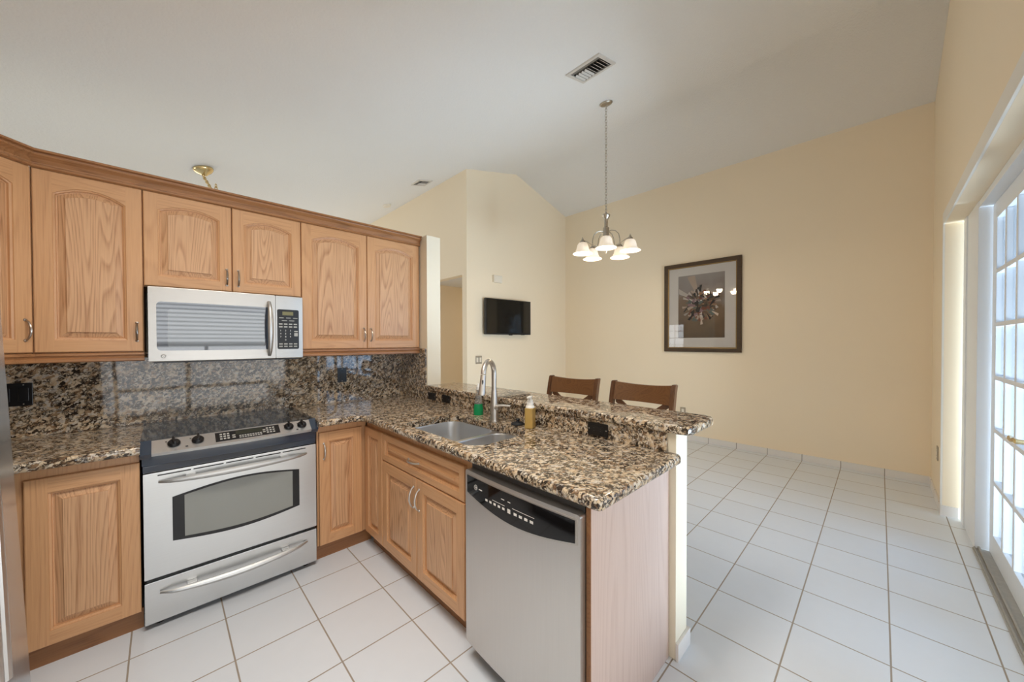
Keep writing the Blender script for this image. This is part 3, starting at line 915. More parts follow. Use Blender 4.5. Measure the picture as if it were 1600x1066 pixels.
outlet('wall_outlet', 'small black cover on the low backsplash between corner cover and faucet', 'outlet', (xs, 2.366, 0.9605), R(-90), 0.108, 0.058, 'o')
outlet('wall_outlet', 'wide black double outlet on the low backsplash near the peninsula end', 'outlet', (xs, 1.000, 0.9575), R(-90), 0.118, 0.066, 'o')
outlet('light_switch', 'two-rocker switch in a nickel plate on the television wall', 'switch', (3.30, YTV, 1.146), 0, 0.115, 0.118, 'ss', 'plate_tan', 'plastic_white')
outlet('wall_outlet', 'nickel outlet plate low on the dining wall near the bar end', 'outlet', (XFAR, 1.98, 0.40), R(-90), 0.075, 0.115, 'o', 'plate_tan', 'plastic_white')
outlet('wall_outlet', 'narrow outlet plate low on the wall by the patio doors', 'outlet', (4.80, YR, 0.43), R(180), 0.075, 0.12, 'o', 'plate_tan', 'plastic_white')
tb = thing('door_chime', 'small cream box mounted high on the wall above the television', 'box', (3.65, YTV, 2.36))
B().box(-0.085, 0.085, -0.045, 0, -0.055, 0.055, 0.006).build('cover', M_['plastic_white'], tb)
B().box(-0.07, 0.07, -0.048, -0.044, -0.042, 0.042, 0.003).build('front_panel', M_['plastic_white'], tb)

# ------------------------------------------------------------------ range
RX0, RX1, RY = -0.0735, 0.6835, 2.470
rg = thing('range', 'stainless slide-in electric range with black glass cooktop', 'range', (0.305, 2.80, 0))
ro = rg.location
def bow(x):       # front bow of the range
    q = (x - 0.305) / 0.3785
    return 0.018 * (1 - q * q)
b = B().box(RX0 + 0.004, RX1 - 0.004, RY + 0.03, 3.08, 0.025, 0.895, 0.003)
b.build('body', M_['black'], rg, off=ro)
for sx in (RX0 + 0.05, RX1 - 0.05):
    for sy in (RY + 0.06, 3.03):
        B().lathe([(0, 0), (0.018, 0), (0.018, 0.012), (0.010, 0.014), (0.010, 0.03), (0, 0.03)], (sx, sy, 0), 12).build('foot', M_['black'], rg, off=ro)
def curved_front(b, x0, x1, z0, z1, y0, y1, n=16, mat=0, bowk=1.0):
    poly = [(x0 + (x1 - x0) * k / n, y0 - bowk * bow(x0 + (x1 - x0) * k / n)) for k in range(n + 1)] + [(x1, y1), (x0, y1)]
    return b.prism(poly, z0, z1, bev=0.003, seg=2, mat=mat)
# storage drawer
dw = curved_front(B(), RX0, RX1, 0.028, 0.232, RY + 0.004, RY + 0.045, bowk=0.0).build('drawer', M_['steel_x'], rg, off=ro)
# oven door
od = curved_front(B(), RX0, RX1, 0.250, 0.768, RY, RY + 0.045, bowk=0.0).build('oven_door', M_['steel_x'], rg, off=ro)
def range_handle(z, sag, parent):
    b = B()
    pts, rr = [], []
    for k in range(17):
        t = k / 16
        x = RX0 + 0.055 + (RX1 - RX0 - 0.11) * t
        pts.append((x, RY - 0.012 - 0.04 * math.sin(PI * t) ** 0.5 if 0 < t < 1 else RY - 0.008, z + sag * (math.sin(PI * t))))
        rr.append(0.006 + 0.011 * math.sin(PI * t) ** 0.7)
    b.tube(pts, rr, 10, flat=1.0)
    for t in (0.18, 0.82):
        x = RX0 + 0.055 + (RX1 - RX0 - 0.11) * t
        b.box(x - 0.02, x + 0.02, RY - 0.03, RY + 0.002, z + sag * 0.4 - 0.008, z + sag * 0.4 + 0.012, 0.004)
    return b.build('handle', M_['steel_pull'], parent, off=ro)
range_handle(0.722, 0.0, od)
range_handle(0.176, -0.012, dw)
# vent slots in the door top
b = B()
for k in range(5):
    x = RX0 + 0.05 + k * 0.132
    b.box(x, x + 0.122, RY - 0.0006, RY + 0.001, 0.750, 0.756)
b.build('vent_slot', M_['black'], od, off=ro)
# oven window: arched top and bottom
def win_poly(x0, x1, zt, zb, rt, rb, n=14):
    p = []
    for k in range(n + 1):
        t = k / n
        p.append((x0 + (x1 - x0) * t, zb - rb * math.sin(PI * t)))
    for k in range(n + 1):
        t = k / n
        p.append((x1 + (x0 - x1) * t, zt + rt * math.sin(PI * t)))
    return p
wx0, wx1 = 0.028, 0.590
wb = B().prism(win_poly(wx0, wx1, 0.632, 0.412, 0.034, 0.030), RY - 0.0022, RY + 0.001, 'Y').build('window_border', M_['black'], od, off=ro)
B().prism(win_poly(wx0 + 0.045, wx1 - 0.036, 0.630, 0.420, 0.026, 0.020), RY - 0.0036, RY - 0.002, 'Y').build('window_glass', M_['window_glass'], od, off=ro)
# black bumper band with bow
bb = B()
bb.prism([(RX0 - 0.004 + 0.765 * k / 16, RY + 0.012 - 1.2 * bow(RX0 + 0.757 * k / 16)) for k in range(17)] + [(RX1 + 0.004, RY + 0.08), (RX0 - 0.004, RY + 0.08)], 0.800, 0.862, bev=0.008, seg=3)
bb.box(RX0 - 0.002, RX1 + 0.002, RY + 0.010, RY + 0.06, 0.770, 0.803, 0.003)
bb.build('front_band', M_['black_blue'], rg, off=ro)
# sloped control strip with black end caps
def slope_pt(x, t, lift=0.0):
    """t 0 at the front low edge, 1 at the back high edge"""
    y0 = RY - 0.010 - 0.9 * bow(x); y1 = RY + 0.055
    z0, z1 = 0.864, 0.916
    nl = Vector((0, -(z1 - z0), (y1 - y0))).normalized()
    return Vector((x, y0 + (y1 - y0) * t, z0 + (z1 - z0) * t)) + nl * lift
def strip(x0, x1, t0, t1, lift, thick, n=12):
    b = B()
    vs, fs = [], []
    for k in range(n + 1):
        x = x0 + (x1 - x0) * k / n
        vs += [slope_pt(x, t0, lift), slope_pt(x, t1, lift), slope_pt(x, t1, lift - thick), slope_pt(x, t0, lift - thick)]
    for k in range(n):
        a, c = k * 4, k * 4 + 4
        for i in range(4): fs.append((a + i, a + (i + 1) % 4, c + (i + 1) % 4, c + i))
    fs += [(0, 1, 2, 3), (n * 4 + 3, n * 4 + 2, n * 4 + 1, n * 4)]
    return b._add(vs, fs)
cp = strip(RX0 + 0.030, RX1 - 0.026, 0.0, 0.98, 0.003, 0.02).build('control_panel', M_['steel_x'], rg, off=ro)
strip(RX0 - 0.010, RX0 + 0.030, -0.06, 1.0, 0.006, 0.03, 3).build('end_cap', M_['black_blue'], rg, off=ro)
strip(RX1 - 0.026, RX1 + 0.012, -0.06, 1.0, 0.006, 0.03, 3).build('end_cap', M_['black_blue'], rg, off=ro)
sx0, sw = RX0 + 0.030, RX1 - RX0 - 0.056
dp = strip(sx0 + sw * 0.345, sx0 + sw * 0.765, 0.18, 0.88, 0.0045, 0.004).build('display_panel', M_['black'], cp, off=ro)
strip(sx0 + sw * 0.47, sx0 + sw * 0.645, 0.52, 0.82, 0.0052, 0.001, 4).build('display_screen', M_['lcd_dark'], cp, off=ro)
def key(xf, t, w, h, kind='key'):
    x = sx0 + sw * xf
    strip(x, x + w, t, t + h, 0.0053, 0.001, 1).build(kind, M_['key_grey' if kind == 'key' else 'dark_grey'], cp, off=ro)
for i in range(3):
    for j in range(3):
        key(0.372 + 0.022 * i, 0.30 + 0.18 * j, 0.010, 0.10)
        key(0.672 + 0.022 * i, 0.30 + 0.18 * j, 0.010, 0.10)
for i in range(9):
    for j in range(2): key(0.49 + 0.017 * i, 0.24 + 0.13 * j, 0.0085, 0.07)
key(0.447, 0.32, 0.014, 0.08); key(0.447, 0.48, 0.014, 0.08); key(0.648, 0.40, 0.012, 0.08); key(0.648, 0.56, 0.012, 0.08)
for i, fxr in enumerate((0.115, 0.245, 0.835, 0.935)):
    x = sx0 + sw * fxr
    c = slope_pt(x, 0.55, 0.004)
    nl = (slope_pt(x, 0.55, 1) - slope_pt(x, 0.55, 0)).normalized()
    q = Vector((0, 0, 1)).rotation_difference(nl).to_matrix().to_4x4()
    b = B().lathe([(0, 0), (0.025, 0), (0.025, 0.006), (0.021, 0.013), (0.019, 0.015), (0, 0.0155)], (0, 0, 0), 24)
    b.xform(Matrix.Translation(c) @ q)
    kn = b.build('knob', M_['black'], rg, off=ro)
    g = B().box(-0.0048, 0.0048, -0.021, 0.021, 0.012, 0.031, 0.003)
    g.xform(Matrix.Translation(c) @ q @ Matrix.Rotation(R((10, -6, 4, 8)[i]), 4, 'Z'))
    g.build('knob_grip', M_['black'], kn, off=ro)
for xf in (0.07, 0.20, 0.80, 0.90):
    key(xf, 0.72, 0.006, 0.05, 'marking')
key(0.175, 0.16, 0.010, 0.08, 'marking'); key(0.885, 0.16, 0.010, 0.08, 'marking')
cg = B().box(RX0 - 0.010, RX1 + 0.010, RY + 0.056, 3.088, 0.9155, 0.9205, 0.002)
cgo = cg.build('cooktop', M_['black_glass'], rg, off=ro)
for (x, y, r) in ((0.10, 2.68, 0.105), (0.50, 2.68, 0.085), (0.10, 2.93, 0.08), (0.50, 2.93, 0.10)):
    b = B()
    for rr in (r, r * 0.62):
        b.lathe([(rr, 0.0), (rr, 0.0004), (rr - 0.0025, 0.0004), (rr - 0.0025, 0.0)], (x, y, 0.9204), 36)
    b.build('burner_ring', M_['dark_grey'], cgo, off=ro)

# ------------------------------------------------------------------ microwave
MX0, MX1, MY, MZ0, MZ1 = -0.0535, 0.678, 2.705, 1.300, 1.7085
mw = thing('microwave', 'stainless over-the-range microwave hung under the short cabinet', 'microwave', (0.31, 2.9, 1.30))
mo = mw.location
B().box(MX0 + 0.002, MX1 - 0.002, MY + 0.03, YW - 0.022, MZ0, MZ1, 0.002).build('body', M_['black'], mw, off=mo)
XS = 0.522
def mbow(x): return 0.012 * (1 - ((x - 0.31) / 0.37) ** 2)
def mfront(x0, x1, z0, z1, lift, thick, n=14, bev=0.003):
    poly = [(x0 + (x1 - x0) * k / n, MY - mbow(x0 + (x1 - x0) * k / n) + 0.012 - lift) for k in range(n + 1)]
    poly += [(x, y + thick) for x, y in reversed(poly)]
    return B().prism(poly, z0, z1, bev=bev, seg=2)
md = mfront(MX0, XS - 0.001, MZ0 + 0.002, MZ1, 0.0, 0.045, bev=0.006).build('door', M_['steel_micro'], mw, off=mo)
cpn = mfront(XS + 0.001, MX1, MZ0 + 0.002, MZ1, 0.0, 0.045, 6, 0.006).build('control_side', M_['steel_micro'], mw, off=mo)
def mpoly(x0, x1, z0, z1, r, lift, thick):
    """rounded plate lying on the bowed front"""
    pts = rrect(x0, x1, z0, z1, r, 4)
    b = B()
    n = 20
    t = bmesh.new()
    vv = [t.verts.new((x, 0, z)) for x, z in pts]
    f = t.faces.new(vv)
    for k in range(1, n):
        x = x0 + (x1 - x0) * k / n
        bmesh.ops.bisect_plane(t, geom=t.verts[:] + t.edges[:] + t.faces[:], plane_co=(x, 0, 0), plane_no=(1, 0, 0))
    e = bmesh.ops.extrude_face_region(t, geom=t.faces[:])
    top = [v for v in e['geom'] if isinstance(v, bmesh.types.BMVert)]
    bmesh.ops.translate(t, vec=(0, -thick, 0), verts=top)
    for v in t.verts: v.co.y += MY - mbow(v.co.x) + 0.012 - lift + thick
    return b.merge(t, 0)
wp = mpoly(-0.022, 0.502, 1.362, 1.628, 0.02, 0.0012, 0.002).build('window_border', M_['micro_border'], md, off=mo)
mpoly(0.022, 0.462, 1.380, 1.590, 0.012, 0.0020, 0.001).build('window_glass', M_['micro_glass'], md, off=mo)
# handle
b = B()
pts, rr = [], []
for k in range(15):
    t = k / 14
    pts.append((0.487 + 0.0 * t, MY - 0.004 - 0.038 * math.sin(PI * t) ** 0.55 if 0 < t < 1 else MY + 0.002, 1.326 + 0.335 * t))
    rr.append(0.010 + 0.006 * math.sin(PI * t))
b.tube(pts, rr, 12)
b.build('handle', M_['steel_pull'], md, off=mo)
# emblem: plain round badge with a swirl
b = B().lathe([(0, 0), (0.011, 0), (0.0105, -0.002), (0.009, -0.0025), (0, -0.0025)], (0.004, MY + 0.0025, 1.332), 20, 'Y')
bd = b.build('emblem', M_['nickel'], mw, off=mo)
b = B()
b.tube([(0.004 + 0.008 * math.cos(a), MY - 0.0005, 1.332 + 0.008 * math.sin(a)) for a in [2 * PI * k / 16 for k in range(16)]], 0.0011, 6, True)
b.tube([(0.0, MY - 0.0005, 1.334), (0.002, MY - 0.0005, 1.336), (0.003, MY - 0.0005, 1.331), (0.001, MY - 0.0005, 1.329), (0.005, MY - 0.0005, 1.332), (0.007, MY - 0.0005, 1.335), (0.006, MY - 0.0005, 1.329)], 0.0006, 6)
b.build('emblem_print', M_['dark_grey'], bd, off=mo)
kp = mpoly(0.531, 0.655, 1.362, 1.620, 0.010, 0.0012, 0.002).build('keypad', M_['black'], mw, off=mo)
def mkey(b, x0, x1, z0, z1, name='key', m='key_grey'):
    mpoly(x0, x1, z0, z1, min(0.002, (z1 - z0) * 0.3), 0.0022, 0.001).build(name, M_[m], kp, off=mo)
b = None
mkey(b, 0.560, 0.622, 1.582, 1.606, 'display', 'lcd')
for i in range(3): mkey(b, 0.541 + 0.040 * i, 0.541 + 0.040 * i + 0.026, 1.563, 1.567)
for i in range(2): mkey(b, 0.556 + 0.042 * i, 0.556 + 0.042 * i + 0.030, 1.545, 1.549)
for j in range(2):
    for i in range(4): mkey(b, 0.540 + 0.028 * i, 0.540 + 0.028 * i + 0.020, 1.521 - 0.018 * j, 1.529 - 0.018 * j)
for j in range(2):
    for i in range(4): mkey(b, 0.540 + 0.028 * i, 0.540 + 0.028 * i + 0.020, 1.392 - 0.016 * j, 1.399 - 0.016 * j)
mkey(b, 0.627, 0.648, 1.474, 1.482); mkey(b, 0.627, 0.648, 1.446, 1.468)
# digits
def text_mesh(s, size, depth=0.0004):
    c = bpy.data.curves.new('txt', 'FONT'); c.body = s; c.size = size; c.align_x = 'CENTER'; c.align_y = 'CENTER'; c.extrude = depth
    o = bpy.data.objects.new('txt', c); C.objects.link(o)
    bpy.context.view_layer.update()
    me = bpy.data.meshes.new_from_object(o.evaluated_get(bpy.context.evaluated_depsgraph_get()))
    t = bmesh.new(); t.from_mesh(me)
    bpy.data.objects.remove(o); bpy.data.curves.remove(c); bpy.data.meshes.remove(me)
    return t
b = B()
for i, ch in enumerate('1234567890'):
    col, row = (i % 3, i // 3) if ch != '0' else (1, 3)
    x, z = 0.549 + 0.028 * col, 1.482 - 0.020 * row
    b.merge(text_mesh(ch, 0.014), 0, Matrix.Translation((x, MY - mbow(x) + 0.012 - 0.0026, z)) @ Matrix.Rotation(R(90), 4, 'X'))
b.build('key_lettering', M_['white_print'], kp, off=mo)
mfront(MX0 + 0.02, MX1 - 0.02, MZ0 - 0.006, MZ0 + 0.001, -0.02, 0.03, bev=0.001).build('bottom_grille', M_['dark_grey'], mw, off=mo)

# ------------------------------------------------------------------ dishwasher (faces -x)
DWW = 0.606
dwr = thing('dishwasher', 'stainless dishwasher with black control panel in the peninsula', 'dishwasher', (0.94, 1.272, 0), R(-90))
B().box(0.004, DWW - 0.004, 0.045, 0.60, 0.10, 0.868, 0.002).build('body', M_['dark_grey'], dwr)
B().box(0.004, DWW - 0.004, 0.09, 0.10, 0.0, 0.10).build('toe_kick', M_['black'], dwr)
def dbow(x): return 0.012 * (1 - ((x - DWW / 2) / (DWW / 2)) ** 2)
poly = rrect(0.0, DWW, 0.085, 0.846, 0.012, 4)
def dplate(pts, lift, thick, n=14, base=0.0):
    x0 = min(p[0] for p in pts); x1 = max(p[0] for p in pts)
    t = bmesh.new()
    t.faces.new([t.verts.new((x, 0, z)) for x, z in pts])
    for k in range(1, n):
        x = x0 + (x1 - x0) * k / n
        bmesh.ops.bisect_plane(t, geom=t.verts[:] + t.edges[:] + t.faces[:], plane_co=(x, 0, 0), plane_no=(1, 0, 0))
    e = bmesh.ops.extrude_face_region(t, geom=t.faces[:])
    bmesh.ops.translate(t, vec=(0, -thick, 0), verts=[v for v in e['geom'] if isinstance(v, bmesh.types.BMVert)])
    for v in t.verts: v.co.y += 0.012 - dbow(v.co.x) - lift + thick
    return t
b = B(); b.merge(dplate(poly, 0.0, 0.045), 0)
ddoor = b.build('door', M_['steel_z'], dwr, 40)
# curved smile-shaped control panel
n = 16
cpoly = [(0.018 + (DWW - 0.036) * k / n, 0.752 - 0.040 * math.sin(PI * k / n)) for k in range(n + 1)] + [(DWW - 0.018, 0.826), (0.018, 0.826)]
bz = [(0.010 + (DWW - 0.020) * k / n, 0.746 - 0.042 * math.sin(PI * k / n)) for k in range(n + 1)] + [(DWW - 0.010, 0.832), (0.010, 0.832)]
b = B(); b.merge(dplate(bz, 0.002, 0.002), 0); cbz = b.build('panel_bezel', M_['nickel'], ddoor)
b = B(); b.merge(dplate(cpoly, 0.0038, 0.002), 0); cpo = b.build('control_panel', M_['panel_glass'], dwr)
def dkey(x0, x1, z0, z1, bb_=None):
    q = B(); q.merge(dplate([(x0, z0), (x1, z0), (x1, z1), (x0, z1)], 0.0042, 0.0004, 2), 0)
    if bb_ is None: q.build('key', M_['white_print'], cpo)
    else: bb_.merge(q.bm, 0)
for i in range(5): dkey(0.150 + 0.026 * i, 0.164 + 0.026 * i, 0.755, 0.764)
dkey(0.284, 0.300, 0.752, 0.768)
for i in range(4): dkey(0.318 + 0.027 * i, 0.334 + 0.027 * i, 0.754, 0.764)
b = B(); dkey(0.195, 0.268, 0.772, 0.7735, b); b.build('marking', M_['white_print'], cpo)
b = B(); dkey(0.31, 0.42, 0.776, 0.7775, b); b.build('marking', M_['white_print'], cpo)
b = B(); dkey(0.248, 0.266, 0.793, 0.796, b); b.build('marking', M_['white_print'], cpo)
b = B(); dkey(0.285, 0.300, 0.793, 0.796, b); b.build('marking', M_['white_print'], cpo)
b = B().lathe([(0, 0), (0.012, 0), (0.0115, -0.0012), (0.0, -0.0014)], (0.085, 0.012 - dbow(0.085) - 0.0038, 0.790), 18, 'Y')
b.build('emblem', M_['dark_grey'], cpo)
b = B(); yy = 0.012 - dbow(0.085) - 0.0056
b.tube([(0.085 + 0.010 * math.cos(a), yy, 0.790 + 0.010 * math.sin(a)) for a in [2 * PI * k / 16 for k in range(16)]], 0.0007, 6, True)
b.tube([(0.079, yy, 0.792), (0.083, yy, 0.795), (0.084, yy, 0.787), (0.082, yy, 0.786), (0.088, yy, 0.791), (0.091, yy, 0.794), (0.089, yy, 0.786)], 0.0008, 6)
dkey(0.105, 0.128, 0.786, 0.790, b)
b.build('emblem_print', M_['white_print'], cpo)

# ------------------------------------------------------------------ refrigerator (front faces +x)
fo = Vector((-0.292, 1.48, 0))
fg = thing('refrigerator', 'tall stainless refrigerator beside the single-door base cabinet, seen edge-on', 'refrigerator', fo)
fg.rotation_euler = (0, R(-2.1), 0)
fg.location.x += 0.031
B().box(XW + 0.10, -0.42, 1.045, 1.915, 0.02, 1.76, 0.004).build('body', M_['dark_grey'], fg, off=fo)
for y0, y1 in ((1.045, 1.477), (1.483, 1.915)):
    d = B().box(-0.42, -0.334, y0, y1, 0.10, 1.76, 0.012, seg=4).build('door', M_['steel_fridge'], fg, off=fo)
    yh = 1.45 if y0 < 1.2 else 1.51
    B().tube([(-0.334, yh, 0.55), (-0.297, yh, 0.57), (-0.292, yh, 1.0), (-0.297, yh, 1.48), (-0.334, yh, 1.5)], 0.011, 10).build('handle', M_['steel_z'], d, off=fo)
B().box(-0.44, -0.37, 1.05, 1.91, 0.02, 0.095, 0.004).build('toe_grille', M_['dark_grey'], fg, off=fo)

# ------------------------------------------------------------------ chandelier
chx, chy = 3.362, 2.024
cz = ceil_z(chx)
ch = thing('chandelier', 'five-shade nickel chandelier hanging by a long chain over the dining area', 'chandelier', (chx, chy, cz))
tilt = Matrix.Rotation(-math.atan(SL), 4, 'Y')
b = B().lathe([(0.0, 0.0), (0.065, 0.0), (0.066, -0.006), (0.058, -0.016), (0.03, -0.024), (0.012, -0.028), (0.010, -0.04), (0, -0.041)], (0, 0, 0), 28)
b.xform(tilt).build('canopy', M_['nickel_warm'], ch)
zb = 2.79 - cz
b = B()
L = -0.045 - zb
nl_ = int(L / 0.0285)
for k in range(nl_ + 1):
    z = -0.045 - L * k / nl_
    q = []
    for a in range(12):
        t = 2 * PI * a / 12
        u, v_ = 0.0095 * math.cos(t), 0.0195 * math.sin(t)
        ang = PI / 4 + (PI / 2 if k % 2 else 0)
        q.append((u * math.cos(ang), u * math.sin(ang), z + v_))
    b.tube(q, 0.0026, 6, True)
b.build('chain', M_['nickel_warm'], ch)
zz = lambda z: z - cz
b = B().lathe([(0.0, zz(2.775)), (0.006, zz(2.772)), (0.014, zz(2.757)), (0.034, zz(2.748)), (0.043, zz(2.738)), (0.040, zz(2.722)), (0.028, zz(2.705)), (0.020, zz(2.690)), (0.018, zz(2.62)), (0.022, zz(2.612)), (0.031, zz(2.606)), (0.031, zz(2.515)), (0.037, zz(2.505)), (0.042, zz(2.48)), (0.030, zz(2.46)), (0.020, zz(2.44)), (0.016, zz(2.40)), (0.022, zz(2.375)), (0.010, zz(2.352)), (0.006, zz(2.34)), (0, zz(2.335))], (0, 0, 0), 20)
b.tube([(0.012 * math.cos(t), 0, zz(2.785) + 0.015 * math.sin(t)) for t in [2 * PI * k / 12 for k in range(12)]], 0.0025, 6, True)
b.build('column', M_['nickel_warm'], ch)
ARM_R = 0.25
toward = math.atan2(-chy, -chx)
arm0 = shade0 = None
for i in range(5):
    a = toward + 2 * PI * i / 5
    dx, dy = math.cos(a), math.sin(a)
    def pt(r, z): return (r * dx, r * dy, zz(z))
    b = B()
    q = [(0.022, 2.565), (0.06, 2.572), (0.10, 2.560), (0.132, 2.525), (0.145, 2.47), (0.145, 2.44)]
    b.tube([pt(*p) for p in q], 0.0045, 8)
    q = [(0.016, 2.41), (0.08, 2.405), (0.145, 2.42), (0.20, 2.455), (0.235, 2.468), (ARM_R, 2.462)]
    b.tube([pt(*p) for p in q], 0.0045, 8)
    b.build('arm', M_['nickel_warm'], ch)
    c = (ARM_R * dx, ARM_R * dy, 0)
    s = B().lathe([(0.022, zz(2.449)), (0.040, zz(2.442)), (0.053, zz(2.425)), (0.060, zz(2.400)), (0.066, zz(2.372)), (0.076, zz(2.354)), (0.092, zz(2.340)), (0.103, zz(2.331)), (0.1015, zz(2.330)), (0.0905, zz(2.339)), (0.0745, zz(2.353)), (0.064, zz(2.371)), (0.058, zz(2.400)), (0.051, zz(2.424)), (0.038, zz(2.440)), (0.022, zz(2.447))], c, 28)
    so = s.build('glass_shade', M_['shade'], ch, 60)
    k = B().lathe([(0.0, zz(2.505)), (0.004, zz(2.500)), (0.006, zz(2.488)), (0.012, zz(2.482)), (0.014, zz(2.470)), (0.024, zz(2.465)), (0.028, zz(2.450)), (0.030, zz(2.444)), (0.0, zz(2.444))], c, 18)
    k.build('socket_cap', M_['nickel_warm'], so)
    u = B().lathe([(0.0, zz(2.43)), (0.012, zz(2.43)), (0.014, zz(2.41)), (0.022, zz(2.385)), (0.024, zz(2.365)), (0.018, zz(2.345)), (0.0, zz(2.338))], c, 16)
    u.build('bulb', M_['bulb'], so)
    l = bpy.data.lights.new('chandelier_lamp', 'POINT'); l.energy = 5.0; l.color = (1.0, 0.82, 0.61); l.shadow_soft_size = 0.045
    lo = bpy.data.objects.new('chandelier_lamp', l); C.objects.link(lo); lo.parent = ch; lo.location = (c[0], c[1], zz(2.318))

# ------------------------------------------------------------------ ceiling fittings
def vent(label, x, y, sx, sy, n):
    r = thing('ceiling_vent', label, 'vent', (x, y, ceil_z(x)))
    rot = Matrix.Rotation(-math.atan(SL), 4, 'Y')
    fr = B()
    w_ = 0.028
    for a in ((-sx / 2, -sx / 2 + w_, -sy / 2, sy / 2), (sx / 2 - w_, sx / 2, -sy / 2, sy / 2), (-sx / 2 + w_, sx / 2 - w_, -sy / 2, -sy / 2 + w_), (-sx / 2 + w_, sx / 2 - w_, sy / 2 - w_, sy / 2)):
        fr.box(*a, -0.012, 0.002, 0.003)
    fr.xform(rot).build('frame', M_['vent_white'], r)
    B().box(-sx / 2 + w_, sx / 2 - w_, -sy / 2 + w_, sy / 2 - w_, -0.001, 0.001).xform(rot).build('duct', M_['black'], r)
    sl_ = B()
    span = sy - 2 * w_
    for k in range(n):
        y_ = -span / 2 + span * (k + 0.5) / n
        t = bmesh.new(); bb_ = B(); bb_.box(-sx / 2 + w_ + sx * 0.24, sx / 2 - w_ - 0.004, -0.009, 0.009, -0.001, 0.001)
        bb_.xform(Matrix.Translation((0, y_, -0.008)) @ Matrix.Rotation(R(40 if k < n / 2 else -40), 4, 'X'))
        sl_.merge(bb_.bm, 0); t.free()
    
    sl_.xform(rot).build('slat', M_['vent_white'], r)
    B().box(-sx / 2 + w_ + 0.004, -sx / 2 + w_ + sx * 0.13, -span / 2, span / 2, -0.008, -0.004, 0.0015).xform(rot).build('damper_bar', M_['vent_grey'], r)
vent('white louvred ceiling vent above the chandelier chain', 2.64, 1.74, 0.27, 0.33, 9)
vent('small louvred ceiling vent over the living room by the hall wall', 2.77, 4.75, 0.24, 0.24, 7)
b = B().lathe([(0, 0.0), (0.07, 0.0), (0.07, -0.02), (0.06, -0.032), (0.02, -0.036), (0, -0.036)], (0, 0, 0), 28)
sd = b.xform(Matrix.Rotation(-math.atan(SL), 4, 'Y')).build('smoke_detector', M_['plastic_white'])
sd.location = (2.79, 5.95, ceil_z(2.79)); tag(sd, 'round white smoke detector on the sloped ceiling near the hall wall', 'smoke detector')
bx, by = 0.312, 4.80
bl_ = thing('hanging_lamp_mount', 'brass ceiling canopy with a looped chain hook above the cabinets', 'lamp mount', (bx, by, ceil_z(bx)))
b = B().lathe([(0, 0.0), (0.082, 0.0), (0.085, -0.010), (0.080, -0.026), (0.062, -0.046), (0.034, -0.060), (0.016, -0.074), (0, -0.078)], (0, 0, 0), 28)
b.xform(Matrix.Rotation(-math.atan(SL), 4, 'Y')).build('canopy', M_['brass'], bl_)
b = B()
N = 16
pth = []
for k in range(N):
    t = k / (N - 1)
    pth.append(Vector((0.13 * min(1, t * 1.3) * 0.72, -0.13 * min(1, t * 1.3) * 0.70, -0.075 - 0.20 * min(1, t / 0.72) + (0.11 * max(0, (t - 0.72) / 0.28)))))
for k in range(N - 1):
    c = (pth[k] + pth[k + 1]) / 2; d = (pth[k + 1] - pth[k]).normalized()
    sd_ = d.cross(Vector((0.6, 0.8, 0.1))).normalized(); s2 = d.cross(sd_)
    e = sd_ if k % 2 else s2
    b.tube([c + d * 0.019 * math.cos(2 * PI * a / 10) + e * 0.012 * math.sin(2 * PI * a / 10) for a in range(10)], 0.0042, 6, True)
b.build('chain', M_['brass'], bl_)

# ------------------------------------------------------------------ television
tv = thing('television', 'black flat television on a wall arm above the light switch', 'television', (3.81, 3.965, 1.785), R(-4.5))
B().box(-0.445, 0.445, 0.0, 0.045, -0.267, 0.267, 0.006).build('bezel', M_['black'], tv)
B().box(-0.43, 0.43, -0.002, 0.001, -0.245, 0.255).build('screen', M_['tv_screen'], tv)
B().box(0.0, 0.06, -0.004, 0.02, -0.278, -0.264, 0.003).box(0.25, 0.31, -0.002, 0.02, -0.272, -0.264, 0.002).build('sensor_bar', M_['black'], tv)
B().box(-0.1, 0.1, 0.06, 0.09, -0.1, 0.1, 0.004).box(-0.02, 0.02, 0.04, 0.11, -0.03, 0.03, 0.002).build('wall_mount', M_['black'], tv)

# ------------------------------------------------------------------ framed print
pw, ph = 0.992, 1.262
pc = (XFAR, 1.745, 1.890)
pf = thing('framed_picture', 'large abstract print in a dark bronze frame on the dining wall', 'picture', pc, R(-90))
b = B()
fw = 0.075
def ring(b, w, h, prof):
    """prof [(inset, y)] swept round a rectangle"""
    ls = [[(-w / 2 + d, y, -h / 2 + d), (w / 2 - d, y, -h / 2 + d), (w / 2 - d, y, h / 2 - d), (-w / 2 + d, y, h / 2 - d)] for d, y in prof]
    vs = [p for l in ls for p in l]
    fs = [(i * 4 + j, i * 4 + (j + 1) % 4, (i + 1) * 4 + (j + 1) % 4, (i + 1) * 4 + j) for i in range(len(prof) - 1) for j in range(4)]
    return b._add(vs, fs)
ring(b, pw, ph, [(0, 0.0), (0, -0.030), (0.006, -0.038), (0.030, -0.036), (0.048, -0.026), (0.055, -0.024), (0.055, 0.0)])
b.build('frame', M_['frame_wood'], pf, 25)
b = ring(B(), pw - 0.108, ph - 0.108, [(0, -0.02), (0.0, -0.026), (0.006, -0.024), (0.012, -0.018), (0.012, -0.005)])
b.build('gilt_edge', M_['gilt'], pf, 25)
mt = B().box(-pw / 2 + 0.06, pw / 2 - 0.06, -0.010, -0.006, -ph / 2 + 0.06, ph / 2 - 0.06).build('mat_board', M_['mat'], pf)
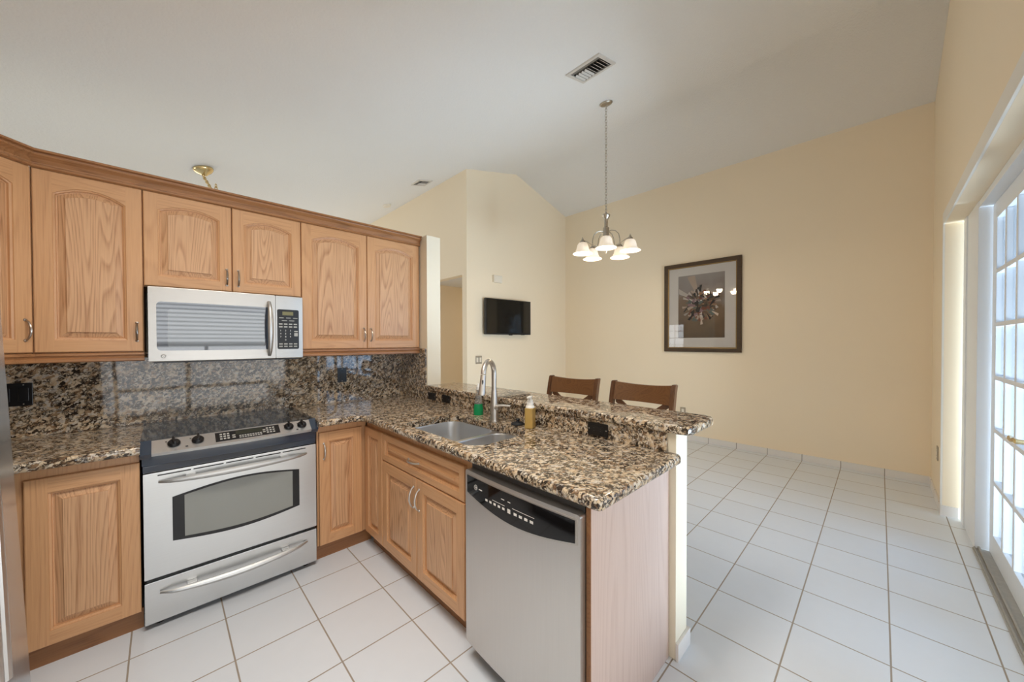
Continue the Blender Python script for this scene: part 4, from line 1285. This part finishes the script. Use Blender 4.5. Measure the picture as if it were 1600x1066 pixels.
# print: plain abstract shards
def art_mat(name, c, v=0.25):
    m = NT(name); q = m.coord(); nz = m.noise(q, 9, 4)
    m.set(Base_Color=m.mix(nz, c, tuple(x * (1 - v) for x in c[:3]) + (1,)), Roughness=0.6)
    return m.m
mbg = NT('taupe_print_ground')
q = mbg.coord(); nz = mbg.noise(q, 5, 4)
tc_ = mbg.n('ShaderNodeTexCoord'); sp_ = mbg.n('ShaderNodeSeparateXYZ'); mbg.l(tc_.outputs['Object'], sp_.inputs[0])
band = mbg.ramp(mbg.math('ADD', mbg.math('MULTIPLY', sp_.outputs[2], 0.9), mbg.math('ADD', 0.25, mbg.math('MULTIPLY', nz, 0.6))),
                [(0.0, lin(78, 64, 50)), (0.35, lin(112, 90, 66)), (0.6, lin(128, 106, 84)), (0.74, lin(150, 140, 134)), (1.0, lin(164, 158, 154))])
mbg.set(Base_Color=band, Roughness=0.6)
aw, ah = 0.60, 0.885
pr = B().box(-aw / 2, aw / 2, -0.0115, -0.010, -ah / 2 + 0.01, ah / 2 + 0.01).build('print', mbg.m, pf)
cols = [lin(214, 206, 198), lin(28, 24, 24), lin(128, 66, 44), lin(96, 108, 104), lin(150, 120, 128), lin(170, 128, 92), lin(108, 84, 62), lin(198, 178, 160), lin(66, 52, 44)]
amats = [art_mat('print_ink_%s' % n_, c) for n_, c in zip(('chalk', 'black', 'rust', 'teal', 'mauve', 'ochre', 'umber', 'bone', 'brown'), cols)]
rnd = random.Random(5)
ab = B()
lay = 0.0117
def shard(cx, cz_, ang, r0, r1, w0, w1, m):
    global lay
    lay += 0.00003
    d = Vector((math.cos(ang), math.sin(ang))); n_ = Vector((-d.y, d.x))
    c = Vector((cx, cz_))
    p = [c + d * r0 - n_ * w0, c + d * r1 - n_ * w1, c + d * (r1 * 0.97) + n_ * w1, c + d * r0 + n_ * w0]
    p = [(max(-aw / 2 + 0.01, min(aw / 2 - 0.01, v.x)), -lay, max(-ah / 2 + 0.02, min(ah / 2, v.y))) for v in p]
    ab._add(p, [(0, 1, 2, 3)], m)
shard(0, 0.06, R(108), 0.05, 0.42, 0.01, 0.055, 7); shard(0, 0.06, R(150), 0.05, 0.36, 0.01, 0.04, 0)
for k in range(150):
    rad_ = 0.20 * math.sqrt(rnd.random()); a0 = rnd.uniform(0, 2 * PI)
    cx_, cz_0 = rad_ * math.cos(a0) * 0.95 - 0.005, rad_ * math.sin(a0) + 0.02
    a = a0 + rnd.gauss(0, 0.5)
    shard(cx_, cz_0, a, -rnd.uniform(0.02, 0.05), rnd.uniform(0.02, 0.07), rnd.uniform(0.004, 0.022), rnd.uniform(0.006, 0.028), rnd.choice((1, 1, 2, 2, 3, 3, 4, 5, 6, 6, 6, 7, 8, 8, 0)))
for k in range(12):
    a = 2 * PI * k / 12 + rnd.uniform(-0.2, 0.2)
    shard(0, 0.03, a, rnd.uniform(0.16, 0.20), rnd.uniform(0.23, 0.29), 0.004, 0.017, rnd.choice((0, 0, 7, 1)))
for k in range(16):
    shard(rnd.uniform(-0.02, 0.10), rnd.uniform(0.08, 0.17), rnd.uniform(0, 2 * PI), 0, 0.022, 0.008, 0.008, rnd.choice((0, 1, 5)))
ab.build('print_shape', amats, pr)
gls = B().box(-pw / 2 + 0.062, pw / 2 - 0.062, -0.0165, -0.015, -ph / 2 + 0.062, ph / 2 - 0.062).build('glass', M_['pane'], pf)

# ------------------------------------------------------------------ bar stools (face -x; local front is -x)
def make_stool(label, loc, rz):
    r = thing('bar_stool', label, 'stool', loc, rz, 'bar stools behind the granite bar')
    W = 0.205
    # posts lean back to +x
    for s in (-1, 1):
        b = B()
        path = [(0.17, 0.0), (0.165, 0.45), (0.17, 0.66), (0.20, 0.90), (0.245, 1.10), (0.262, 1.150)]
        vs, fs = [], []
        for x, z in path:
            t_ = 0.022 if z > 0.6 else 0.020
            y = s * (W - 0.012)
            vs += [(x - t_, y - 0.013, z), (x + t_, y - 0.013, z), (x + t_, y + 0.013, z), (x - t_, y + 0.013, z)]
        n_ = len(path)
        for i in range(n_ - 1):
            for j in range(4): fs.append((i * 4 + j, i * 4 + (j + 1) % 4, i * 4 + 4 + (j + 1) % 4, i * 4 + 4 + j))
        fs += [(0, 1, 2, 3), tuple((n_ - 1) * 4 + j for j in range(4))]
        b._add(vs, fs)
        bmesh.ops.bevel(b.bm, geom=b.bm.edges[:], offset=0.004, segments=2, affect='EDGES')
        b.build('rear_post', M_['walnut_v'], r)
        b = B()
        vs = []
        for z, h_ in ((0.0, 0.016), (0.66, 0.022)):
            x = -0.19 + (0.015 if z > 0 else 0); y = s * (W - 0.014)
            vs += [(x - h_, y - h_, z), (x + h_, y - h_, z), (x + h_, y + h_, z), (x - h_, y + h_, z)]
        b._add(vs, [(0, 1, 2, 3), (4, 5, 6, 7)] + [(j, (j + 1) % 4, 4 + (j + 1) % 4, 4 + j) for j in range(4)])
        b.build('leg', M_['walnut_v'], r)
    # top slat: curved board between the posts
    def board(z0, z1, x_of, th, yw, name, mat, n=10, dip=0.012):
        b = B()
        vs, fs = [], []
        for k in range(n + 1):
            y = -yw + 2 * yw * k / n
            bowx = 0.022 * (1 - (y / yw) ** 2)
            dp_ = -dip * (1 - (y / yw) ** 2)
            for z, e in ((z0, 0), (z1, dp_)):
                x = x_of(z) + bowx
                vs += [(x - th, y, z + e), (x + th, y, z + e)]
        for k in range(n):
            a, c = k * 4, k * 4 + 4
            fs += [(a, a + 2, c + 2, c), (a + 1, c + 1, c + 3, a + 3), (a + 2, a + 3, c + 3, c + 2), (a, c, c + 1, a + 1)]
        fs += [(0, 1, 3, 2), (n * 4, n * 4 + 2, n * 4 + 3, n * 4 + 1)]
        b._add(vs, fs)
        return b.build(name, mat, r)
    lean = lambda z: 0.20 + (z - 0.90) * 0.235
    board(1.030, 1.145, lean, 0.010, W - 0.022, 'top_slat', M_['walnut'])
    board(0.735, 0.785, lambda z: 0.178, 0.010, W - 0.022, 'lower_slat', M_['walnut'], dip=0)
    for s in (-1, 1):
        b = B()
        p0 = Vector((lean(1.035) + 0.008, s * (W - 0.035), 1.035)); p1 = Vector((0.185, -s * (W - 0.035), 0.775))
        pm = (p0 + p1) / 2 + Vector((0.018 + 0.012 * s, 0, 0))
        vs, fs = [], []
        pts_ = [p0, (p0 + pm) / 2, pm, (pm + p1) / 2, p1]
        for p in pts_:
            vs += [p + Vector((-0.006, 0, 0.022)), p + Vector((0.006, 0, 0.022)), p + Vector((0.006, 0, -0.022)), p + Vector((-0.006, 0, -0.022))]
        for i in range(4):
            for j in range(4): fs.append((i * 4 + j, i * 4 + (j + 1) % 4, i * 4 + 4 + (j + 1) % 4, i * 4 + 4 + j))
        fs += [(0, 1, 2, 3), (16, 17, 18, 19)]
        b._add(vs, fs).build('cross_brace', M_['walnut_v'], r)
    b = B().prism(rrect(-0.225, 0.15, -W, W, 0.03, 4), 0.66, 0.685, bev=0.004)
    b.build('seat_frame', M_['walnut'], r)
    b = B().prism(rrect(-0.215, 0.14, -W + 0.012, W - 0.012, 0.03, 4), 0.6855, 0.735, bev=0.018)
    b.build('seat', M_['rubber'], r)
    b = B()
    for s in (-1, 1): b.box(-0.17, 0.15, s * (W - 0.014) - 0.009, s * (W - 0.014) + 0.009, 0.26, 0.285, 0.002)
    b.box(-0.185, -0.165, -W + 0.02, W - 0.02, 0.20, 0.23, 0.002)
    b.build('stretcher', M_['walnut'], r)
    return r
s1 = make_stool('dark wood bar stool between the faucet and the other stool', (1.885, 1.538, 0), R(4))
s2 = copy_tree(s1); s2.location = (1.885, 1.028, 0); s2.rotation_euler = (0, 0, R(1))
s2['label'] = 'dark wood bar stool nearer the rounded end of the bar'
